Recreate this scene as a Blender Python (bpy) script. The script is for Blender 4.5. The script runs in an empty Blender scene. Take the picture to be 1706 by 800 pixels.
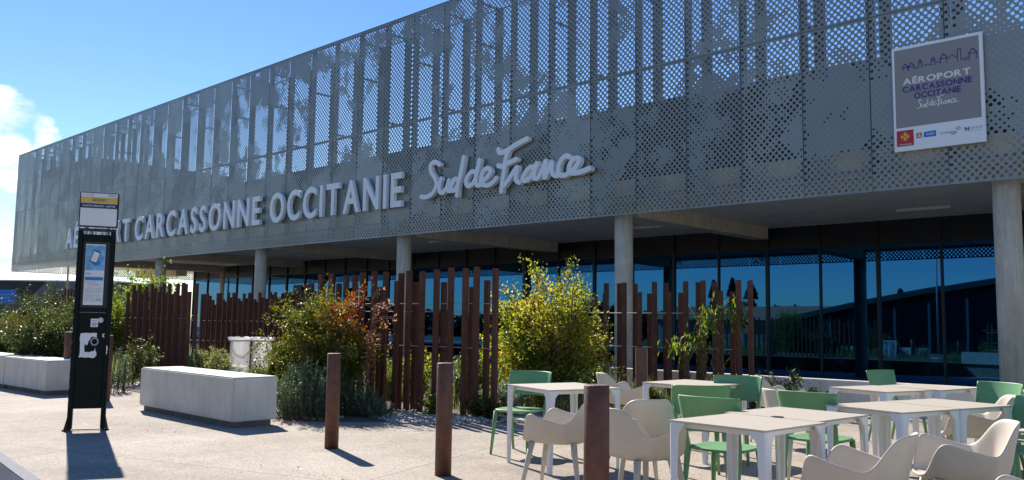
import bpy, math, random
import numpy as np
from mathutils import Vector, Matrix
R_=math.radians
random.seed(7); rng=np.random.default_rng(7)
C=bpy.context.scene.collection
scene=bpy.context.scene
# ------------------------------------------------------------------ camera
W,H=1706,800; F_=1431.0; EH=1.35
yaw,pitch,roll=R_(43.0),R_(5.5),R_(0.72)
F0=np.array([-math.sin(yaw),math.cos(yaw),0]); R0=np.array([math.cos(yaw),math.sin(yaw),0]); U0=np.array([0,0,1.0])
FW=F0*math.cos(pitch)+U0*math.sin(pitch); UP=U0*math.cos(pitch)-F0*math.sin(pitch)
RT=R0*math.cos(roll)+UP*math.sin(roll); UP=UP*math.cos(roll)-R0*math.sin(roll)
O=np.array([0,0,EH])
cd=bpy.data.cameras.new('camera'); cam=bpy.data.objects.new('camera',cd); C.objects.link(cam)
cd.sensor_width=36; cd.lens=36*F_/W; cd.clip_start=0.05; cd.clip_end=3000
M=Matrix.Identity(4)
for i in range(3): M[i][0]=RT[i]; M[i][1]=UP[i]; M[i][2]=-FW[i]; M[i][3]=O[i]
cam.matrix_world=M; scene.camera=cam
def ray(x,y): return FW*F_+RT*(x-W/2)-UP*(y-H/2)
def ground(x,y,z=0.0):
    d=ray(x,y); return O+d*((z-EH)/d[2])
def planeY(x,y,Y):
    d=ray(x,y); return O+d*(Y/d[1])
def spot(px,depth):
    d=ray(px,540); h=d[:2]; k=depth/(h@F0[:2]); return float(h[0]*k),float(h[1]*k)
# ------------------------------------------------------------------ light
SUN_EL,SUNV=R_(39.5),Vector((-0.942,0.335))
w=bpy.data.worlds.new('World'); scene.world=w; w.use_nodes=True
nt=w.node_tree; nt.nodes.clear()
def N(nt,t,**k):
    n=nt.nodes.new(t)
    for a,b in k.items(): setattr(n,a,b)
    return n
out=N(nt,'ShaderNodeOutputWorld'); bg=N(nt,'ShaderNodeBackground'); sky=N(nt,'ShaderNodeTexSky')
sky.sky_type='NISHITA'; sky.sun_disc=False; sky.sun_elevation=SUN_EL; sky.sun_rotation=math.atan2(SUNV.x,SUNV.y)%(2*math.pi)
sky.air_density=1.0; sky.dust_density=0.05; sky.ozone_density=2.2
hs=N(nt,'ShaderNodeHueSaturation'); hs.inputs['Hue'].default_value=0.510; hs.inputs['Saturation'].default_value=1.27; hs.inputs['Value'].default_value=1.0
# clouds, low in the sky
tc=N(nt,'ShaderNodeTexCoord'); mp=N(nt,'ShaderNodeMapping'); mp.inputs['Scale'].default_value=(1,1,2.6)
no=N(nt,'ShaderNodeTexNoise'); no.inputs['Scale'].default_value=7.5; no.inputs['Detail'].default_value=9; no.inputs['Roughness'].default_value=0.56
mp.inputs['Location'].default_value=(0.35,0.1,0.12)
cr=N(nt,'ShaderNodeValToRGB'); cr.color_ramp.elements[0].position=0.0; cr.color_ramp.elements[1].position=0.09
sx=N(nt,'ShaderNodeSeparateXYZ')
L=nt.links.new
L(tc.outputs['Generated'],mp.inputs['Vector']); L(mp.outputs[0],no.inputs['Vector']); L(tc.outputs['Generated'],sx.inputs[0])
# cloud banks: soft lobes of cloud placed by sky direction
lob=None
for (px,py,rad,amp) in ((22,230,0.046,0.34),(-15,225,0.05,0.34),(74,230,0.038,0.33),(14,312,0.03,0.28),(-20,360,0.05,0.32),(10,400,0.06,0.30),(60,440,0.05,0.25),(20,446,0.05,0.3),(100,452,0.04,0.25),(-150,300,0.10,0.22)):
    d=ray(px,py); d=d/np.linalg.norm(d)
    v=N(nt,'ShaderNodeVectorMath',operation='DISTANCE'); v.inputs[1].default_value=tuple(d); L(tc.outputs['Generated'],v.inputs[0])
    m=N(nt,'ShaderNodeMapRange'); m.inputs['From Min'].default_value=0; m.inputs['From Max'].default_value=rad*1.5; m.inputs['To Min'].default_value=amp; m.inputs['To Max'].default_value=-0.2
    L(v.outputs['Value'],m.inputs['Value'])
    if lob is None: lob=m.outputs[0]
    else:
        a=N(nt,'ShaderNodeMath',operation='MAXIMUM'); L(lob,a.inputs[0]); L(m.outputs[0],a.inputs[1]); lob=a.outputs[0]
# general sparse cloud low above the horizon elsewhere
m2=N(nt,'ShaderNodeMapRange'); m2.inputs['From Min'].default_value=0.0; m2.inputs['From Max'].default_value=0.22; m2.inputs['To Min'].default_value=0.10; m2.inputs['To Max'].default_value=-0.2; L(sx.outputs['Z'],m2.inputs['Value'])
a=N(nt,'ShaderNodeMath',operation='MAXIMUM'); L(lob,a.inputs[0]); L(m2.outputs[0],a.inputs[1])
b=N(nt,'ShaderNodeMath',operation='ADD'); L(no.outputs['Fac'],b.inputs[0]); L(a.outputs[0],b.inputs[1])
c=N(nt,'ShaderNodeMath',operation='SUBTRACT'); L(b.outputs[0],c.inputs[0]); c.inputs[1].default_value=0.66
L(c.outputs[0],cr.inputs[0])
# cloud body brightness from a second noise
no2=N(nt,'ShaderNodeTexNoise'); no2.inputs['Scale'].default_value=13; no2.inputs['Detail'].default_value=6; L(mp.outputs[0],no2.inputs['Vector'])
cc=N(nt,'ShaderNodeValToRGB'); cc.color_ramp.elements[0].position=0.35; cc.color_ramp.elements[0].color=(5.5,6.6,8.6,1); cc.color_ramp.elements[1].position=0.62; cc.color_ramp.elements[1].color=(11.5,11.5,11.7,1)
L(no2.outputs['Fac'],cc.inputs[0])
mx=N(nt,'ShaderNodeMix',data_type='RGBA'); L(cr.outputs[0],mx.inputs['Factor']); L(sky.outputs[0],hs.inputs['Color']); L(hs.outputs[0],mx.inputs['A']); L(cc.outputs[0],mx.inputs['B'])
L(mx.outputs['Result'],bg.inputs['Color']); bg.inputs['Strength'].default_value=0.084; L(bg.outputs[0],out.inputs['Surface'])
sl=bpy.data.lights.new('sun','SUN'); sl.energy=4.4; sl.angle=R_(0.5); sl.color=(1,0.94,0.86)
so=bpy.data.objects.new('sun',sl); C.objects.link(so)
sv=Vector((SUNV.x*math.cos(SUN_EL),SUNV.y*math.cos(SUN_EL),math.sin(SUN_EL)))
so.rotation_euler=sv.to_track_quat('Z','Y').to_euler()
vs=scene.view_settings; vs.view_transform='Standard'; vs.look='None'; vs.exposure=0.9; vs.gamma=1
scene.render.engine='CYCLES'; scene.cycles.max_bounces=8; scene.cycles.transparent_max_bounces=8
scene.render.resolution_x=1024; scene.render.resolution_y=480
# ------------------------------------------------------------------ materials
def mat(name,col,rough=0.6,metal=0.0,noise=0.0,nscale=8.0,bump=0.0,bscale=60.0,spec=None,col2=None,space='Object'):
    m=bpy.data.materials.new(name); m.use_nodes=True; t=m.node_tree; p=t.nodes['Principled BSDF']
    p.inputs['Roughness'].default_value=rough; p.inputs['Metallic'].default_value=metal
    if spec is not None: p.inputs['Specular IOR Level'].default_value=spec
    p.inputs['Base Color'].default_value=(*col,1)
    if noise>0 or col2:
        g=N(t,'ShaderNodeNewGeometry'); n=N(t,'ShaderNodeTexNoise'); n.inputs['Scale'].default_value=nscale; n.inputs['Detail'].default_value=8; n.inputs['Roughness'].default_value=0.65
        t.links.new(g.outputs['Position'],n.inputs['Vector'])
        r=N(t,'ShaderNodeValToRGB'); r.color_ramp.elements[0].position=0.3; r.color_ramp.elements[1].position=0.7
        c2=col2 or tuple(min(1,x*(1+noise)) for x in col); c1=col if col2 else tuple(x*(1-noise) for x in col)
        r.color_ramp.elements[0].color=(*c1,1); r.color_ramp.elements[1].color=(*c2,1)
        t.links.new(n.outputs['Fac'],r.inputs[0]); t.links.new(r.outputs[0],p.inputs['Base Color'])
    if bump>0:
        g=N(t,'ShaderNodeNewGeometry'); n=N(t,'ShaderNodeTexNoise'); n.inputs['Scale'].default_value=bscale; n.inputs['Detail'].default_value=5
        t.links.new(g.outputs['Position'],n.inputs['Vector'])
        bm=N(t,'ShaderNodeBump'); bm.inputs['Strength'].default_value=bump; bm.inputs['Distance'].default_value=0.01
        t.links.new(n.outputs['Fac'],bm.inputs['Height']); t.links.new(bm.outputs[0],p.inputs['Normal'])
    return m
MT={}
MT['screen']=mat('coated_screen_steel',(0.262,0.277,0.268),0.42,0.35,0.06,1.3)
_t=MT['screen'].node_tree; _p=_t.nodes['Principled BSDF']; _l=_p.inputs['Base Color'].links[0].from_socket
_oi=N(_t,'ShaderNodeObjectInfo'); _mr=N(_t,'ShaderNodeMapRange'); _mr.inputs['To Min'].default_value=0.86; _mr.inputs['To Max'].default_value=1.12; _t.links.new(_oi.outputs['Random'],_mr.inputs['Value'])
_h=N(_t,'ShaderNodeHueSaturation'); _t.links.new(_l,_h.inputs['Color']); _t.links.new(_mr.outputs[0],_h.inputs['Value']); _t.links.new(_h.outputs[0],_p.inputs['Base Color'])
MT['steel']=mat('screen_frame_steel',(0.12,0.13,0.135),0.5,0.3)
MT['concrete']=mat('cast_concrete',(0.64,0.56,0.43),0.8,0,0.18,1.6,0.15,25)
MT['soffit']=mat('soffit_concrete',(0.80,0.73,0.60),0.85,0,0.12,1.2)
MT['clad']=mat('dark_cladding',(0.012,0.016,0.022),0.35)
MT['upper']=mat('upper_wall_render',(0.06,0.068,0.072),0.8)
MT['mullion']=mat('mullion_black',(0.01,0.012,0.018),0.4)
MT['letter']=mat('letter_white_paint',(0.86,0.90,0.92),0.45)
MT['bench']=mat('smooth_precast_concrete',(0.66,0.62,0.54),0.75,0,0.10,3.5,0.25,45)
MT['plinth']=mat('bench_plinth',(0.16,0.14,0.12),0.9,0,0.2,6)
MT['corten']=mat('rusted_steel',(0.118,0.042,0.022),0.75,0,0.3,7,0.15,80)
MT['bollard']=mat('bollard_brown_paint',(0.135,0.052,0.030),0.6,0,0.35,14,0.3,90)
MT['rod']=mat('thin_steel_rod',(0.38,0.36,0.34),0.65,0.2)
MT['whiteleg']=mat('table_leg_white',(0.75,0.76,0.76),0.4)
MT['top']=mat('table_top_beige',(0.52,0.455,0.36),0.5,0,0.07,30)
MT['green']=mat('green_plastic',(0.150,0.325,0.14),0.45,0,0.07,7)
MT['beige']=mat('beige_plastic',(0.60,0.53,0.425),0.5,0,0.06,9)
MT['totem']=mat('dark_green_enamel',(0.004,0.008,0.007),0.5,0,0.3,5,spec=0.15)
MT['white']=mat('white_print',(0.78,0.78,0.78),0.5)
MT['whitesign']=mat('sign_white_sheet',(0.84,0.86,0.90),0.5)
MT['grey']=mat('sign_grey_sheet',(0.27,0.265,0.265),0.5)
MT['yellow']=mat('yellow_print',(0.72,0.47,0.09),0.5)
MT['navy']=mat('navy_print',(0.02,0.025,0.10),0.5)
MT['purple']=mat('purple_print',(0.055,0.02,0.23),0.5)
MT['red']=mat('red_print',(0.52,0.02,0.05),0.5)
MT['gold']=mat('gold_print',(0.8,0.5,0.06),0.5)
MT['orange']=mat('orange_print',(0.65,0.15,0.05),0.5)
MT['blue']=mat('blue_print',(0.02,0.19,0.60),0.5)
MT['lblue']=mat('pale_blue_print',(0.16,0.40,0.72),0.4,0,0.5,14)
MT['textgrey']=mat('small_print_grey',(0.35,0.36,0.40),0.5)
MT['black']=mat('black_plastic',(0.012,0.012,0.013),0.5)
MT['bark']=mat('bark',(0.10,0.065,0.045),0.9,0,0.3,20)
MT['soil']=mat('dry_soil',(0.13,0.095,0.06),0.95,0,0.4,5,0.5,30)
MT['wood']=mat('weathered_timber',(0.33,0.21,0.11),0.8,0,0.25,9)
MT['asphalt']=mat('asphalt',(0.055,0.055,0.058),0.9,0,0.2,20)
MT['kerb']=mat('kerb_stone',(0.30,0.30,0.30),0.95,0,0.12,12,spec=0.1)
MT['tile']=mat('roof_tile',(0.42,0.16,0.08),0.85,0,0.3,3)
MT['render']=mat('house_render',(0.30,0.25,0.18),0.9,0,0.15,2)
MT['dark']=mat('dark_roof_metal',(0.03,0.032,0.038),0.6)
MT['purplepost']=mat('purple_enamel',(0.035,0.022,0.075),0.5)
MT['tube']=mat('lamp_housing_white',(0.72,0.70,0.62),0.5)
# rain streaks and air holes on the cast benches
for _k,_amt in (('bench',0.90),('concrete',0.80),('corten',0.62),('bollard',0.70),('plinth',0.8)):
    _t=MT[_k].node_tree; _p=_t.nodes['Principled BSDF']; _s=_p.inputs['Base Color'].links[0].from_socket
    _g=N(_t,'ShaderNodeNewGeometry'); _m=N(_t,'ShaderNodeMapping'); _m.inputs['Scale'].default_value=(14,14,1.1) if _k!='bench' else (7,7,0.9)
    _n=N(_t,'ShaderNodeTexNoise'); _n.inputs['Scale'].default_value=1.0; _n.inputs['Detail'].default_value=6; _n.inputs['Roughness'].default_value=0.7
    _r=N(_t,'ShaderNodeValToRGB'); _r.color_ramp.elements[0].position=0.36; _r.color_ramp.elements[0].color=(_amt,_amt*0.98,_amt*0.95,1); _r.color_ramp.elements[1].position=0.56
    _v=N(_t,'ShaderNodeTexVoronoi'); _v.inputs['Scale'].default_value=22; _l2=N(_t,'ShaderNodeMath',operation='LESS_THAN'); _l2.inputs[1].default_value=0.10
    _x=N(_t,'ShaderNodeMix',data_type='RGBA',blend_type='MULTIPLY'); _x.inputs['Factor'].default_value=1
    _t.links.new(_g.outputs['Position'],_m.inputs[0]); _t.links.new(_m.outputs[0],_n.inputs['Vector']); _t.links.new(_n.outputs['Fac'],_r.inputs[0]); _t.links.new(_s,_x.inputs['A']); _t.links.new(_r.outputs[0],_x.inputs['B'])
    _src=_x.outputs['Result']
    if _k in ('bench','concrete'):
        _t.links.new(_g.outputs['Position'],_v.inputs['Vector']); _t.links.new(_v.outputs['Distance'],_l2.inputs[0])
        _y=N(_t,'ShaderNodeMix',data_type='RGBA'); _t.links.new(_l2.outputs[0],_y.inputs['Factor']); _t.links.new(_src,_y.inputs['A']); _y.inputs['B'].default_value=(0.26,0.24,0.20,1); _src=_y.outputs['Result']
    _t.links.new(_src,_p.inputs['Base Color'])
# glass: tinted, strongly mirroring
m=mat('tinted_mirror_glass',(0.022,0.115,0.27),0.012,1.0); MT['glass']=m
m=mat('clear_bag_plastic',(0.8,0.82,0.84),0.25); t=m.node_tree; _tr=N(t,'ShaderNodeBsdfTranslucent'); _tr.inputs[0].default_value=(0.85,0.87,0.88,1); _tp=N(t,'ShaderNodeBsdfTransparent'); _m1=N(t,'ShaderNodeMixShader'); _m1.inputs[0].default_value=0.6; _m2=N(t,'ShaderNodeMixShader'); _m2.inputs[0].default_value=0.28
t.links.new(t.nodes['Principled BSDF'].outputs[0],_m1.inputs[1]); t.links.new(_tr.outputs[0],_m1.inputs[2]); t.links.new(_tp.outputs[0],_m2.inputs[1]); t.links.new(_m1.outputs[0],_m2.inputs[2]); t.links.new(_m2.outputs[0],t.nodes['Material Output'].inputs[0]); MT['bag']=m
# ground paving: exposed aggregate with joints
def paving():
    m=bpy.data.materials.new('exposed_aggregate_paving'); m.use_nodes=True; t=m.node_tree; p=t.nodes['Principled BSDF']; l=t.links.new
    g=N(t,'ShaderNodeNewGeometry')
    v=N(t,'ShaderNodeTexVoronoi'); v.inputs['Scale'].default_value=85; l(g.outputs['Position'],v.inputs['Vector'])
    r=N(t,'ShaderNodeValToRGB'); e=r.color_ramp.elements; e[0].position=0; e[0].color=(0.24,0.20,0.16,1); e[1].position=1; e[1].color=(0.53,0.46,0.37,1)
    for q,cv in ((0.25,(0.36,0.305,0.245,1)),(0.6,(0.44,0.375,0.30,1))):
        a=e.new(q); a.color=cv
    sp=N(t,'ShaderNodeSeparateColor'); l(v.outputs['Color'],sp.inputs[0]); l(sp.outputs[0],r.inputs[0])
    n=N(t,'ShaderNodeTexNoise'); n.inputs['Scale'].default_value=0.9; n.inputs['Detail'].default_value=7; n.inputs['Roughness'].default_value=0.7; l(g.outputs['Position'],n.inputs['Vector'])
    r2=N(t,'ShaderNodeValToRGB'); r2.color_ramp.elements[0].position=0.3; r2.color_ramp.elements[0].color=(0.70,0.68,0.66,1); r2.color_ramp.elements[1].position=0.7; r2.color_ramp.elements[1].color=(1.04,1.03,1.02,1); l(n.outputs['Fac'],r2.inputs[0])
    mm=N(t,'ShaderNodeMix',data_type='RGBA',blend_type='MULTIPLY'); mm.inputs['Factor'].default_value=1; l(r.outputs[0],mm.inputs['A']); l(r2.outputs[0],mm.inputs['B'])
    # saw-cut joints, a grid turned slightly against the facade
    mp=N(t,'ShaderNodeMapping'); mp.inputs['Rotation'].default_value=(0,0,R_(-17)); mp.inputs['Scale'].default_value=(1/3.6,1/3.6,1); mp.inputs['Location'].default_value=(0.21,0.33,0); l(g.outputs['Position'],mp.inputs[0])
    s=N(t,'ShaderNodeSeparateXYZ'); l(mp.outputs[0],s.inputs[0]); last=None
    for ax in 'XY':
        f=N(t,'ShaderNodeMath',operation='FRACT'); l(s.outputs[ax],f.inputs[0])
        k=N(t,'ShaderNodeMath',operation='LESS_THAN'); l(f.outputs[0],k.inputs[0]); k.inputs[1].default_value=0.005
        if last is None: last=k.outputs[0]
        else:
            a=N(t,'ShaderNodeMath',operation='MAXIMUM'); l(last,a.inputs[0]); l(k.outputs[0],a.inputs[1]); last=a.outputs[0]
    j=N(t,'ShaderNodeMix',data_type='RGBA'); l(last,j.inputs['Factor']); l(mm.outputs['Result'],j.inputs['A']); j.inputs['B'].default_value=(0.20,0.17,0.14,1)
    # gum spots and blotchy stains
    v2=N(t,'ShaderNodeTexVoronoi'); v2.inputs['Scale'].default_value=1.7; l(g.outputs['Position'],v2.inputs['Vector'])
    sk=N(t,'ShaderNodeMath',operation='LESS_THAN'); l(v2.outputs['Distance'],sk.inputs[0]); sk.inputs[1].default_value=0.030
    n3=N(t,'ShaderNodeTexNoise'); n3.inputs['Scale'].default_value=0.35; n3.inputs['Detail'].default_value=10; n3.inputs['Roughness'].default_value=0.75; l(g.outputs['Position'],n3.inputs['Vector'])
    r3=N(t,'ShaderNodeValToRGB'); r3.color_ramp.elements[0].position=0.40; r3.color_ramp.elements[0].color=(0.74,0.72,0.70,1); r3.color_ramp.elements[1].position=0.58; r3.color_ramp.elements[1].color=(1.05,1.05,1.05,1); l(n3.outputs['Fac'],r3.inputs[0])
    m4=N(t,'ShaderNodeMix',data_type='RGBA',blend_type='MULTIPLY'); m4.inputs['Factor'].default_value=1; l(j.outputs['Result'],m4.inputs['A']); l(r3.outputs[0],m4.inputs['B'])
    m5=N(t,'ShaderNodeMix',data_type='RGBA'); l(sk.outputs[0],m5.inputs['Factor']); l(m4.outputs['Result'],m5.inputs['A']); m5.inputs['B'].default_value=(0.17,0.15,0.13,1); j=m5
    l(j.outputs['Result'],p.inputs['Base Color']); p.inputs['Roughness'].default_value=0.85
    b=N(t,'ShaderNodeBump'); b.inputs['Strength'].default_value=0.35; b.inputs['Distance'].default_value=0.006; l(v.outputs['Distance'],b.inputs['Height']); l(b.outputs[0],p.inputs['Normal'])
    return m
MT['paving']=paving()
def gravel():
    m=bpy.data.materials.new('white_pebbles'); m.use_nodes=True; t=m.node_tree; p=t.nodes['Principled BSDF']; l=t.links.new
    g=N(t,'ShaderNodeNewGeometry'); v=N(t,'ShaderNodeTexVoronoi'); v.inputs['Scale'].default_value=26; l(g.outputs['Position'],v.inputs['Vector'])
    r=N(t,'ShaderNodeValToRGB'); e=r.color_ramp.elements; e[0].position=0; e[0].color=(0.25,0.22,0.18,1); e[1].position=1; e[1].color=(0.74,0.70,0.64,1)
    sp=N(t,'ShaderNodeSeparateColor'); l(v.outputs['Color'],sp.inputs[0]); l(sp.outputs[0],r.inputs[0]); l(r.outputs[0],p.inputs['Base Color'])
    b=N(t,'ShaderNodeBump'); b.inputs['Strength'].default_value=1; b.inputs['Distance'].default_value=0.03; b.invert=True; l(v.outputs['Distance'],b.inputs['Height']); l(b.outputs[0],p.inputs['Normal'])
    p.inputs['Roughness'].default_value=0.9
    return m
MT['gravel']=gravel()
def leafmat(name,stops,trans=0.5,rough=0.45):
    m=bpy.data.materials.new(name); m.use_nodes=True; t=m.node_tree; p=t.nodes['Principled BSDF']; l=t.links.new
    a=N(t,'ShaderNodeAttribute'); a.attribute_name='tint'
    r=N(t,'ShaderNodeValToRGB'); e=r.color_ramp.elements
    e[0].position=stops[0][0]; e[0].color=(*stops[0][1],1); e[1].position=stops[-1][0]; e[1].color=(*stops[-1][1],1)
    for q,cv in stops[1:-1]:
        x=e.new(q); x.color=(*cv,1)
    l(a.outputs['Fac'],r.inputs[0]); l(r.outputs[0],p.inputs['Base Color']); p.inputs['Roughness'].default_value=rough
    tr=N(t,'ShaderNodeBsdfTranslucent'); hs=N(t,'ShaderNodeHueSaturation'); hs.inputs['Value'].default_value=1.7; hs.inputs['Saturation'].default_value=1.1; l(r.outputs[0],hs.inputs['Color']); l(hs.outputs[0],tr.inputs[0])
    mx=N(t,'ShaderNodeMixShader'); mx.inputs[0].default_value=trans; l(p.outputs[0],mx.inputs[1]); l(tr.outputs[0],mx.inputs[2]); l(mx.outputs[0],t.nodes['Material Output'].inputs[0])
    return m
LF={}
LF['yellow']=leafmat('yellow_green_leaves',[(0,(0.05,0.09,0.012)),(0.4,(0.20,0.25,0.04)),(0.75,(0.44,0.37,0.045)),(1,(0.50,0.30,0.12))],0.62)
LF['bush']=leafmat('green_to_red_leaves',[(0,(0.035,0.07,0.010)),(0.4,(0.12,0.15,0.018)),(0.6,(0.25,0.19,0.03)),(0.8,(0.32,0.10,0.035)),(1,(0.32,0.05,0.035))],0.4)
LF['dark']=leafmat('dark_green_leaves',[(0,(0.022,0.042,0.010)),(0.5,(0.085,0.11,0.022)),(1,(0.24,0.22,0.07))],0.35)
LF['rosemary']=leafmat('grey_green_needles',[(0,(0.025,0.05,0.028)),(0.6,(0.10,0.165,0.075)),(1,(0.25,0.30,0.19))],0.25)
LF['lime']=leafmat('lime_leaves',[(0,(0.06,0.11,0.015)),(0.5,(0.17,0.22,0.03)),(1,(0.36,0.34,0.07))])
LF['grass']=leafmat('dry_grass_blades',[(0,(0.06,0.09,0.02)),(0.5,(0.17,0.19,0.06)),(1,(0.34,0.30,0.16))])
LF['pink']=leafmat('dry_pink_leaves',[(0,(0.20,0.09,0.05)),(0.5,(0.38,0.19,0.11)),(1,(0.50,0.30,0.20))])
LF['cypress']=leafmat('cypress_leaves',[(0,(0.012,0.022,0.010)),(1,(0.04,0.055,0.025))],0.15)
# ------------------------------------------------------------------ mesh helpers
class MB:
    def __init__(s): s.v=[]; s.f=[]; s.sm=[]
    def add(s,vs,fs,smooth=False):
        n=len(s.v); s.v.extend([tuple(map(float,x)) for x in vs]); s.f.extend([tuple(i+n for i in f) for f in fs]); s.sm.extend([smooth]*len(fs)); return s
    def box(s,x0,x1,y0,y1,z0,z1,mtx=None):
        vs=[(x,y,z) for z in (z0,z1) for y in (y0,y1) for x in (x0,x1)]
        if mtx is not None: vs=[mtx@Vector(v) for v in vs]
        return s.add(vs,[(0,2,3,1),(4,5,7,6),(0,1,5,4),(2,6,7,3),(0,4,6,2),(1,3,7,5)])
    def rbox(s,x0,x1,y0,y1,z0,z1,r=0.01,mtx=None):   # box with all edges chamfered
        cx,cy,cz=(x0+x1)/2,(y0+y1)/2,(z0+z1)/2; hx,hy,hz=(x1-x0)/2,(y1-y0)/2,(z1-z0)/2
        import bmesh
        b=bmesh.new(); bmesh.ops.create_cube(b,size=2)
        for v in b.verts: v.co=Vector((cx+v.co.x*hx,cy+v.co.y*hy,cz+v.co.z*hz))
        bmesh.ops.bevel(b,geom=list(b.edges),offset=r,segments=2,affect='EDGES')
        b.verts.index_update(); vs=[(mtx@v.co if mtx is not None else v.co.copy()) for v in b.verts]; fs=[tuple(v.index for v in f.verts) for f in b.faces]; b.free()
        return s.add(vs,fs)
    def prism(s,poly,z0,z1,mtx=None):
        n=len(poly); vs=[(x,y,z0) for x,y in poly]+[(x,y,z1) for x,y in poly]
        if mtx is not None: vs=[mtx@Vector(v) for v in vs]
        return s.add(vs,[tuple(range(n))[::-1],tuple(range(n,2*n))]+[(i,(i+1)%n,n+(i+1)%n,n+i) for i in range(n)])
    def tube(s,pts,rads,n=8,cap=True,sq=None):
        pts=[Vector(p) for p in pts]; rings=[]; 
        if not hasattr(rads,'__len__'): rads=[rads]*len(pts)
        base=len(s.v); ref=Vector((0,0,1))
        for i,p in enumerate(pts):
            t=(pts[min(i+1,len(pts)-1)]-pts[max(i-1,0)]).normalized()
            rf=ref if abs(t.dot(ref))<0.95 else Vector((1,0,0))
            a=t.cross(rf).normalized(); b=a.cross(t)
            for k in range(n):
                th=2*math.pi*k/n; q=p+(a*math.cos(th)+b*math.sin(th))*rads[i]; s.v.append(tuple(q))
        for i in range(len(pts)-1):
            for k in range(n):
                s.f.append((base+i*n+k,base+i*n+(k+1)%n,base+(i+1)*n+(k+1)%n,base+(i+1)*n+k)); s.sm.append(True)
        if cap:
            s.f.append(tuple(base+k for k in range(n))[::-1]); s.sm.append(False)
            s.f.append(tuple(base+(len(pts)-1)*n+k for k in range(n))); s.sm.append(False)
        return s
    def mesh(s,name,mat):
        m=bpy.data.meshes.new(name); m.from_pydata(s.v,[],s.f); m.materials.append(mat)
        m.polygons.foreach_set('use_smooth',s.sm); m.update(); return m
    def build(s,name,mat,parent=None,loc=None,rz=0):
        o=bpy.data.objects.new(name,s.mesh(name,mat)); C.objects.link(o)
        if parent is not None: o.parent=parent
        if loc is not None: o.location=loc
        if rz: o.rotation_euler=(0,0,rz)
        return o
def thing(name,label,cat,loc=(0,0,0),rz=0,group=None):
    o=bpy.data.objects.new(name,None); C.objects.link(o); o.location=loc; o.rotation_euler=(0,0,rz); o.empty_display_size=0.2
    o['label']=label; o['category']=cat
    if group: o['group']=group
    return o
def tag(o,label,cat,group=None):
    o['label']=label; o['category']=cat
    if group: o['group']=group
    return o
def struct(o,kind='structure'): o['kind']=kind; return o
def dup(root,loc,rz,label,group=None):
    r=root.copy(); C.objects.link(r); r.location=loc; r.rotation_euler=(0,0,rz); r['label']=label
    if group: r['group']=group
    def rec(a,b):
        for ch in list(a.children):
            c=ch.copy(); C.objects.link(c); c.parent=b; rec(ch,c)
    rec(root,r); return r
def quickmesh(name,V,Fq,mat,parent=None,smooth=False):
    m=bpy.data.meshes.new(name); V=np.asarray(V,dtype=np.float32); Fq=np.asarray(Fq,dtype=np.int32)
    k=Fq.shape[1]; m.vertices.add(len(V)); m.vertices.foreach_set('co',V.ravel()); m.loops.add(Fq.size); m.loops.foreach_set('vertex_index',Fq.ravel())
    m.polygons.add(len(Fq)); m.polygons.foreach_set('loop_start',np.arange(0,Fq.size,k,dtype=np.int32)); m.update(calc_edges=True); m.validate()
    m.materials.append(mat); o=bpy.data.objects.new(name,m); C.objects.link(o)
    if parent is not None: o.parent=parent
    return o
# ---- text
FONTCACHE={}
def glyph(ch,bold,ext):
    k=(ch,bold,ext)
    if k in FONTCACHE: return FONTCACHE[k]
    cu=bpy.data.curves.new('t','FONT'); cu.body=ch; cu.size=1; cu.offset=bold; cu.extrude=ext; cu.resolution_u=5
    o=bpy.data.objects.new('t',cu); C.objects.link(o); bpy.context.view_layer.update()
    me=bpy.data.meshes.new_from_object(o.evaluated_get(bpy.context.evaluated_depsgraph_get()))
    vs=[tuple(v.co) for v in me.vertices]; fs=[tuple(p.vertices) for p in me.polygons]
    bpy.data.objects.remove(o); bpy.data.curves.remove(cu); bpy.data.meshes.remove(me)
    FONTCACHE[k]=(vs,fs); return vs,fs
def layout(text,x0,x1,z0,z1,bold=0.03,track=0.07,ext=0.0,space=0.32):
    """per-glyph (verts in x,z plane with depth y, faces) fitted to the box"""
    items=[]; cur=0
    for ch in text:
        if ch==' ': cur+=space; continue
        vs,fs=glyph(ch,bold,ext if ext else 0.0)
        xs=[v[0] for v in vs]; items.append((ch,vs,fs,cur-min(xs))); cur+=max(xs)-min(xs)+track
    total=cur-track
    hv=[v[1] for v in glyph('E' if text.upper()==text else 'd',bold,ext if ext else 0.0)[0]]; zmin,zmax=min(hv),max(hv)
    sx_=(x1-x0)/total; sz=(z1-z0)/(zmax-zmin); res=[]
    for ch,vs,fs,off in items:
        res.append((ch,[(x0+(v[0]+off)*sx_,v[2],z0+(v[1]-zmin)*sz) for v in vs],fs))
    return res
def print_text(name,text,x0,x1,z0,z1,mtx,mat,parent,bold=0.012,track=0.07,space=0.32):
    mb=MB()
    for ch,vs,fs in layout(text,x0,x1,z0,z1,bold,track,0,space):
        mb.add([mtx@Vector((v[0],0,v[2])) for v in vs],fs)
    return mb.build(name,mat,parent)
def flat(mb,pts,mtx,y=0):  # flat polygon in a sign plane (x,z)
    mb.add([mtx@Vector((p[0],y,p[1])) for p in pts],[tuple(range(len(pts)))]); return mb
def catmull(P,n=10):
    P=[np.array(p,float) for p in P]; P=[2*P[0]-P[1]]+P+[2*P[-1]-P[-2]]; out=[]
    for i in range(1,len(P)-2):
        for k in range(n):
            t=k/n; out.append(0.5*((2*P[i])+(-P[i-1]+P[i+1])*t+(2*P[i-1]-5*P[i]+4*P[i+1]-P[i+2])*t*t+(-P[i-1]+3*P[i]-3*P[i+1]+P[i+2])*t**3))
    out.append(P[-2]); return out
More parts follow.
